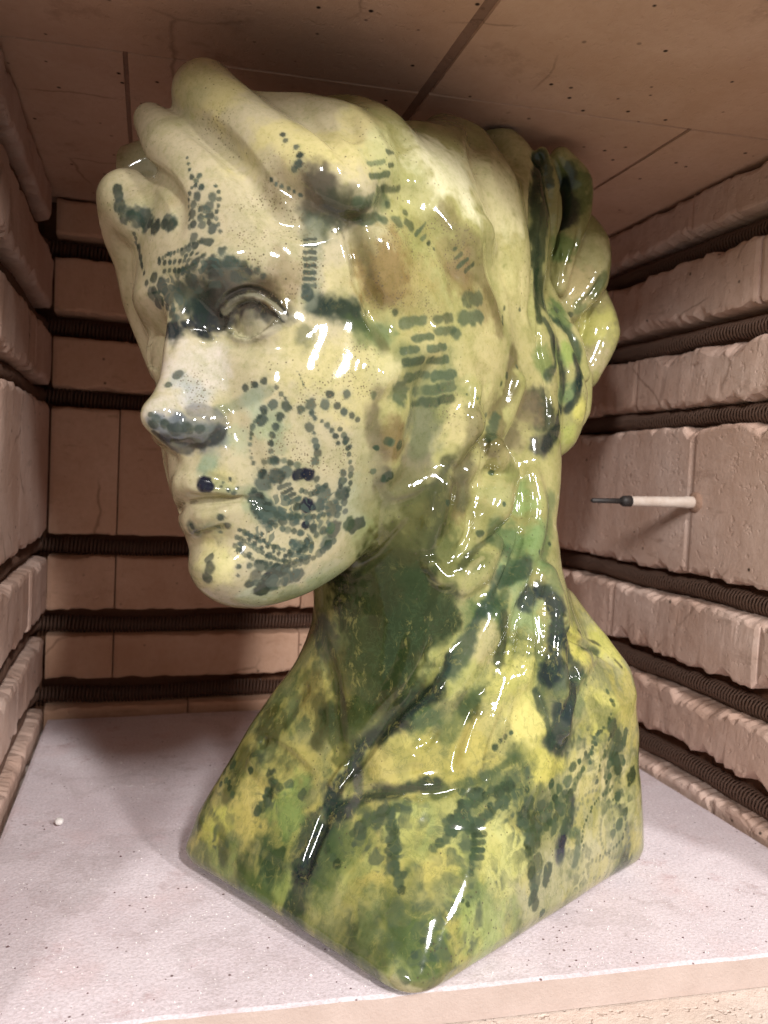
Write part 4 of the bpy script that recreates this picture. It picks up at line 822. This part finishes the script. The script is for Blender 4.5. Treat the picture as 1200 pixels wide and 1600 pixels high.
for q in [('s', [(160, 690), (230, 640), (300, 600), (360, 560)], 12, 13), ('s', [(230, 720), (300, 660), (370, 610), (420, 590)], 12, 13), ('s', [(400, 700), (440, 720), (500, 690), (550, 620), (600, 520)], 15, 14), ('s', [(620, 480), (640, 420), (680, 360), (700, 300)], 14, 8), ('s', [(640, 560), (660, 480), (690, 410)], 10, 9), ('s', [(600, 780), (610, 700), (650, 620), (700, 580)], 18, 6), ('s', [(420, 760), (430, 830), (440, 910), (450, 960)], 9, 18), ('s', [(250, 720), (245, 790), (240, 860)], 9, 11), ('s', [(700, 620), (740, 680), (720, 760), (660, 800)], 16, 6),
 ('c', [(700, 840), (760, 790), (840, 760), (900, 740)], 8, 20), ('c', [(840, 780), (860, 860), (860, 960), (880, 1060)], 10, 19), ('c', [(1170, 690), (1110, 760), (1060, 850), (1000, 900)], 10, 17), ('c', [(420, 650), (380, 720), (340, 760)], 6, 19), ('c', [(560, 820), (600, 900), (640, 960)], 6, 16), ('c', [(230, 560), (220, 640), (250, 700)], 6, 14)]: chain(*q, c=(.05, .085, .042))
# thin dotted scallops on the right side
for cxx, cyy, rx, ry in ((930, 1290, 30, 55), (935, 1310, 48, 62), (960, 1300, 22, 40)):
    for t in np.linspace(0, 2*math.pi, 34): brushed([(cxx+rx*math.cos(t), cyy+ry*math.sin(t))], 3, (.14, .16, .10), .6, .6, .4, .2)
for L_ in (690, 1400, 52), (660, 1370, 40), (820, 1265, 46), (755, 1250, 34), (700, 1450, 40), (960, 1190, 34), (600, 1340, 26), (880, 1230, 30), (620, 1270, 30), (350, 1300, 26), (650, 1500, 34), (840, 1340, 34), (700, 1340, 60), (620, 1300, 50), (780, 1220, 50), (860, 1280, 50), (930, 1180, 46), (960, 1260, 40), (720, 1420, 50), (560, 1300, 36), (420, 1260, 34), (640, 1440, 50), (800, 1340, 40), (900, 1350, 40), (330, 1250, 30): field(LACE, *L_)
for L_ in (600, 1010, 90, .3), (560, 1080, 70, .3), (640, 950, 80, .3), (640, 1330, 60), (560, 1420, 60), (420, 1330, 60), (330, 1290, 40), (650, 1480, 60), (690, 1400, 50), (470, 1300, 50), (500, 1400, 40): field(CRK, *L_)
for L_ in (470, 800, 26), (440, 790, 22), (520, 790, 22), (505, 810, 22), (470, 855, 24), (430, 905, 24), (415, 800, 20), (300, 430, 24), (265, 455, 24), (275, 470, 18), (330, 425, 24), (320, 330, 12), (410, 835, 20), (455, 895, 16), (340, 830, 10): field(LACF, *L_)
for L_ in (430, 400, 60), (470, 430, 40), (390, 350, 40), (490, 640, 60), (510, 700, 50), (520, 740, 50), (460, 720, 50), (430, 320, 40), (450, 270, 40), (620, 420, 60), (650, 470, 50), (700, 380, 50), (700, 640, 40), (300, 600, 40), (560, 580, 40), (330, 190, 40): field(STP, *L_)
lum = COLR @ np.array([.3, .6, .1]); dsat = np.where(VV[:, 2] < .26, .14, .04)[:, None]
COLR = COLR*(1-dsat)+lum[:, None]*np.array([1.06, 1.0, .66])*dsat
COLR *= np.clip((lum/.20)**.45, .55, 1)[:, None]          # contrast curve: dark colours are deepened further
np.clip(COLR, 0, 1, out=COLR)

k = N('majolica_glaze'); tc = k.n('ShaderNodeTexCoord').outputs['Object']
ga = k.n('ShaderNodeAttribute', attribute_name='glaze').outputs['Color']
la = k.n('ShaderNodeAttribute', attribute_name='lace').outputs['Fac']; ck = k.n('ShaderNodeAttribute', attribute_name='crackle').outputs['Fac']
mul = lambda a, b: k.n('ShaderNodeMath', operation='MULTIPLY', i_0=a, i_1=b).outputs[0]
c = k.mix(k.ramp(k.noise(tc, 45, 5, .65), [(.35, G3(.28)), (.6, G3(0))]), ga, (.75, .78, .55), 'MULTIPLY')
c = k.mix(k.ramp(k.noise(tc, 190, 4, .7), [(.45, G3(0)), (.75, G3(.35))]), c, (.62, .60, .42))  if False else c
c = k.mix(k.ramp(k.noise(tc, 26, 6, .75), [(.50, G3(0)), (.62, G3(.38))]), c, (.55, .62, .42), 'MULTIPLY')
c = k.mix(k.ramp(k.noise(tc, 260, 4, .7), [(.30, G3(.4)), (.50, G3(0))]), c, (.55, .60, .40), 'MULTIPLY')
wv = k.mix(.02, tc, k.n('ShaderNodeTexNoise', i_Vector=tc, i_Scale=60, i_Detail=2).outputs['Color'])
bd = k.n('ShaderNodeMapRange', i_0=k.n('ShaderNodeSeparateXYZ', i_0=tc).outputs[2], i_1=.20, i_2=.25, i_3=1.0, i_4=.25).outputs[0]
st = k.n('ShaderNodeMapping', i_Vector=wv, i_Scale=(1, 1, .45)).outputs[0]
n1 = k.noise(st, 85, 6, .7); n2 = k.noise(st, 120, 6, .75)
c = k.mix(mul(k.ramp(n1, [(.47, G3(0)), (.50, G3(.32)), (.53, G3(0))]), bd), c, (.05, .085, .035))
c = k.mix(mul(k.ramp(n2, [(.56, G3(0)), (.66, G3(.28))]), bd), c, (.42, .38, .12))
ve = k.n('ShaderNodeTexVoronoi', feature='DISTANCE_TO_EDGE', i_Vector=wv, i_Scale=72, i_Randomness=.85).outputs['Distance']
cell = mul(k.ramp(ve, [(.07, G3(0)), (.18, G3(1))]), mul(k.ramp(la, [(.35, G3(0)), (.7, G3(.8))]), k.ramp(k.noise(tc, 40, 3), [(.40, G3(.25)), (.60, G3(1))])))
c = k.mix(cell, c, (.055, .078, .045))
vf = k.n('ShaderNodeTexVoronoi', feature='DISTANCE_TO_EDGE', i_Vector=wv, i_Scale=150, i_Randomness=.75).outputs['Distance']
cellf = mul(k.ramp(vf, [(.08, G3(0)), (.17, G3(1))]), k.ramp(k.n('ShaderNodeAttribute', attribute_name='fine_lace').outputs['Fac'], [(.35, G3(0)), (.7, G3(.72))]))
c = k.mix(cellf, c, (.045, .068, .056))
vc = k.n('ShaderNodeTexVoronoi', feature='DISTANCE_TO_EDGE', i_Vector=wv, i_Scale=125, i_Randomness=1.0).outputs['Distance']
line = mul(mul(k.ramp(vc, [(.0, G3(.8)), (.09, G3(0))]), k.ramp(k.noise(tc, 45, 3), [(.44, G3(0)), (.66, G3(1))])), ck)
c = k.mix(mul(line, .22), c, (.30, .29, .08))
stp = k.n('ShaderNodeTexVoronoi', i_Vector=tc, i_Scale=520, i_Randomness=.9)
c = k.mix(mul(mul(k.ramp(stp.outputs['Distance'], [(.22, G3(.8)), (.36, G3(0))]), k.ramp(k.noise(tc, 60, 3), [(.42, G3(0)), (.58, G3(1))])), k.n('ShaderNodeAttribute', attribute_name='stipple').outputs['Fac']), c, (.11, .085, .05))
sp = k.n('ShaderNodeTexVoronoi', i_Vector=tc, i_Scale=330, i_Randomness=1.0)
speck = mul(mul(k.ramp(sp.outputs['Distance'], [(.14, G3(1)), (.26, G3(0))]), k.ramp(sp.outputs['Color'], [(.55, G3(0)), (.6, G3(1))])), k.ramp(k.noise(tc, 22, 3), [(.46, G3(0)), (.62, G3(.8))]))
c = k.mix(speck, c, (.06, .05, .03))
k.to(c, 'Base Color')
k.to(k.ramp(k.noise(tc, 30, 3), [(.3, G3(.045)), (.7, G3(.10))]), 'Roughness'); k.b.inputs['IOR'].default_value = 1.52
hh = k.n('ShaderNodeMath', operation='ADD', i_0=k.noise(tc, 70, 2), i_1=mul(k.noise(tc, 300, 2), .12)).outputs[0]
k.to(k.n('ShaderNodeBump', i_Strength=.045, i_Distance=.004, i_Height=hh).outputs[0], 'Normal')
M_GLAZE = k.m

# --- the shell is one continuous surface; its head, hair, neck and shoulders are parts that meet edge to edge
bust = empty('ceramic_bust'); bust.location = B0; bust.rotation_euler = (0, 0, -_yaw)
tag(bust, 'glossy green and yellow glazed bust with a lace patterned face on the shelf', 'bust')
NRM = normals(); FC = VV[FQ].mean(1); hf = ((FC-HQ) @ HA.T)/HS
col_body = FC[:, 2] < .200+.05*(fbm(FC, 20, 2)-.5)
hair = (hf[:, 0] < 36-.10*(hf[:, 2]-20)) & (hf[:, 2] > -62-.25*(hf[:, 0]+20)) | (hf[:, 2] > 52)
hair |= (hf[:, 2] > 12) & (hf[:, 1] < -30)
jaw_low = -121+np.clip(70-hf[:, 0], 0, 200)**2*.0070
neck = ~hair & (hf[:, 2] < jaw_low) & ~col_body
part = np.where(col_body, 3, np.where(hair, 1, np.where(neck, 2, 0)))
me2_attr = np.c_[COLR, np.ones(NV)].astype(np.float32)
for pi, pn in enumerate(('face', 'hair', 'neck', 'shoulders')):
    Fp = FQ[part == pi]; U, inv = np.unique(Fp, return_inverse=True); inv = inv.reshape(-1).astype(np.int32)
    m = bpy.data.meshes.new(pn); m.vertices.add(len(U)); m.vertices.foreach_set('co', VV[U].astype(np.float32).ravel())
    m.loops.add(len(inv)); m.loops.foreach_set('vertex_index', inv); m.polygons.add(len(Fp)); m.polygons.foreach_set('loop_start', np.arange(0, len(inv), 4, dtype=np.int32))
    m.polygons.foreach_set('use_smooth', [True]*len(Fp)); m.update(calc_edges=True)
    m.normals_split_custom_set_from_vertices(NRM[U].astype(np.float32).tolist())
    a_ = m.attributes.new('glaze', 'FLOAT_COLOR', 'POINT'); a_.data.foreach_set('color', me2_attr[U].ravel())
    for nm, ar in (('lace', LACE), ('fine_lace', LACF), ('stipple', STP), ('crackle', CRK)):
        a_ = m.attributes.new(nm, 'FLOAT', 'POINT'); a_.data.foreach_set('value', ar[U].astype(np.float32))
    m.materials.append(M_GLAZE); link(bpy.data.objects.new(pn, m), bust)
bpy.data.meshes.remove(me2)
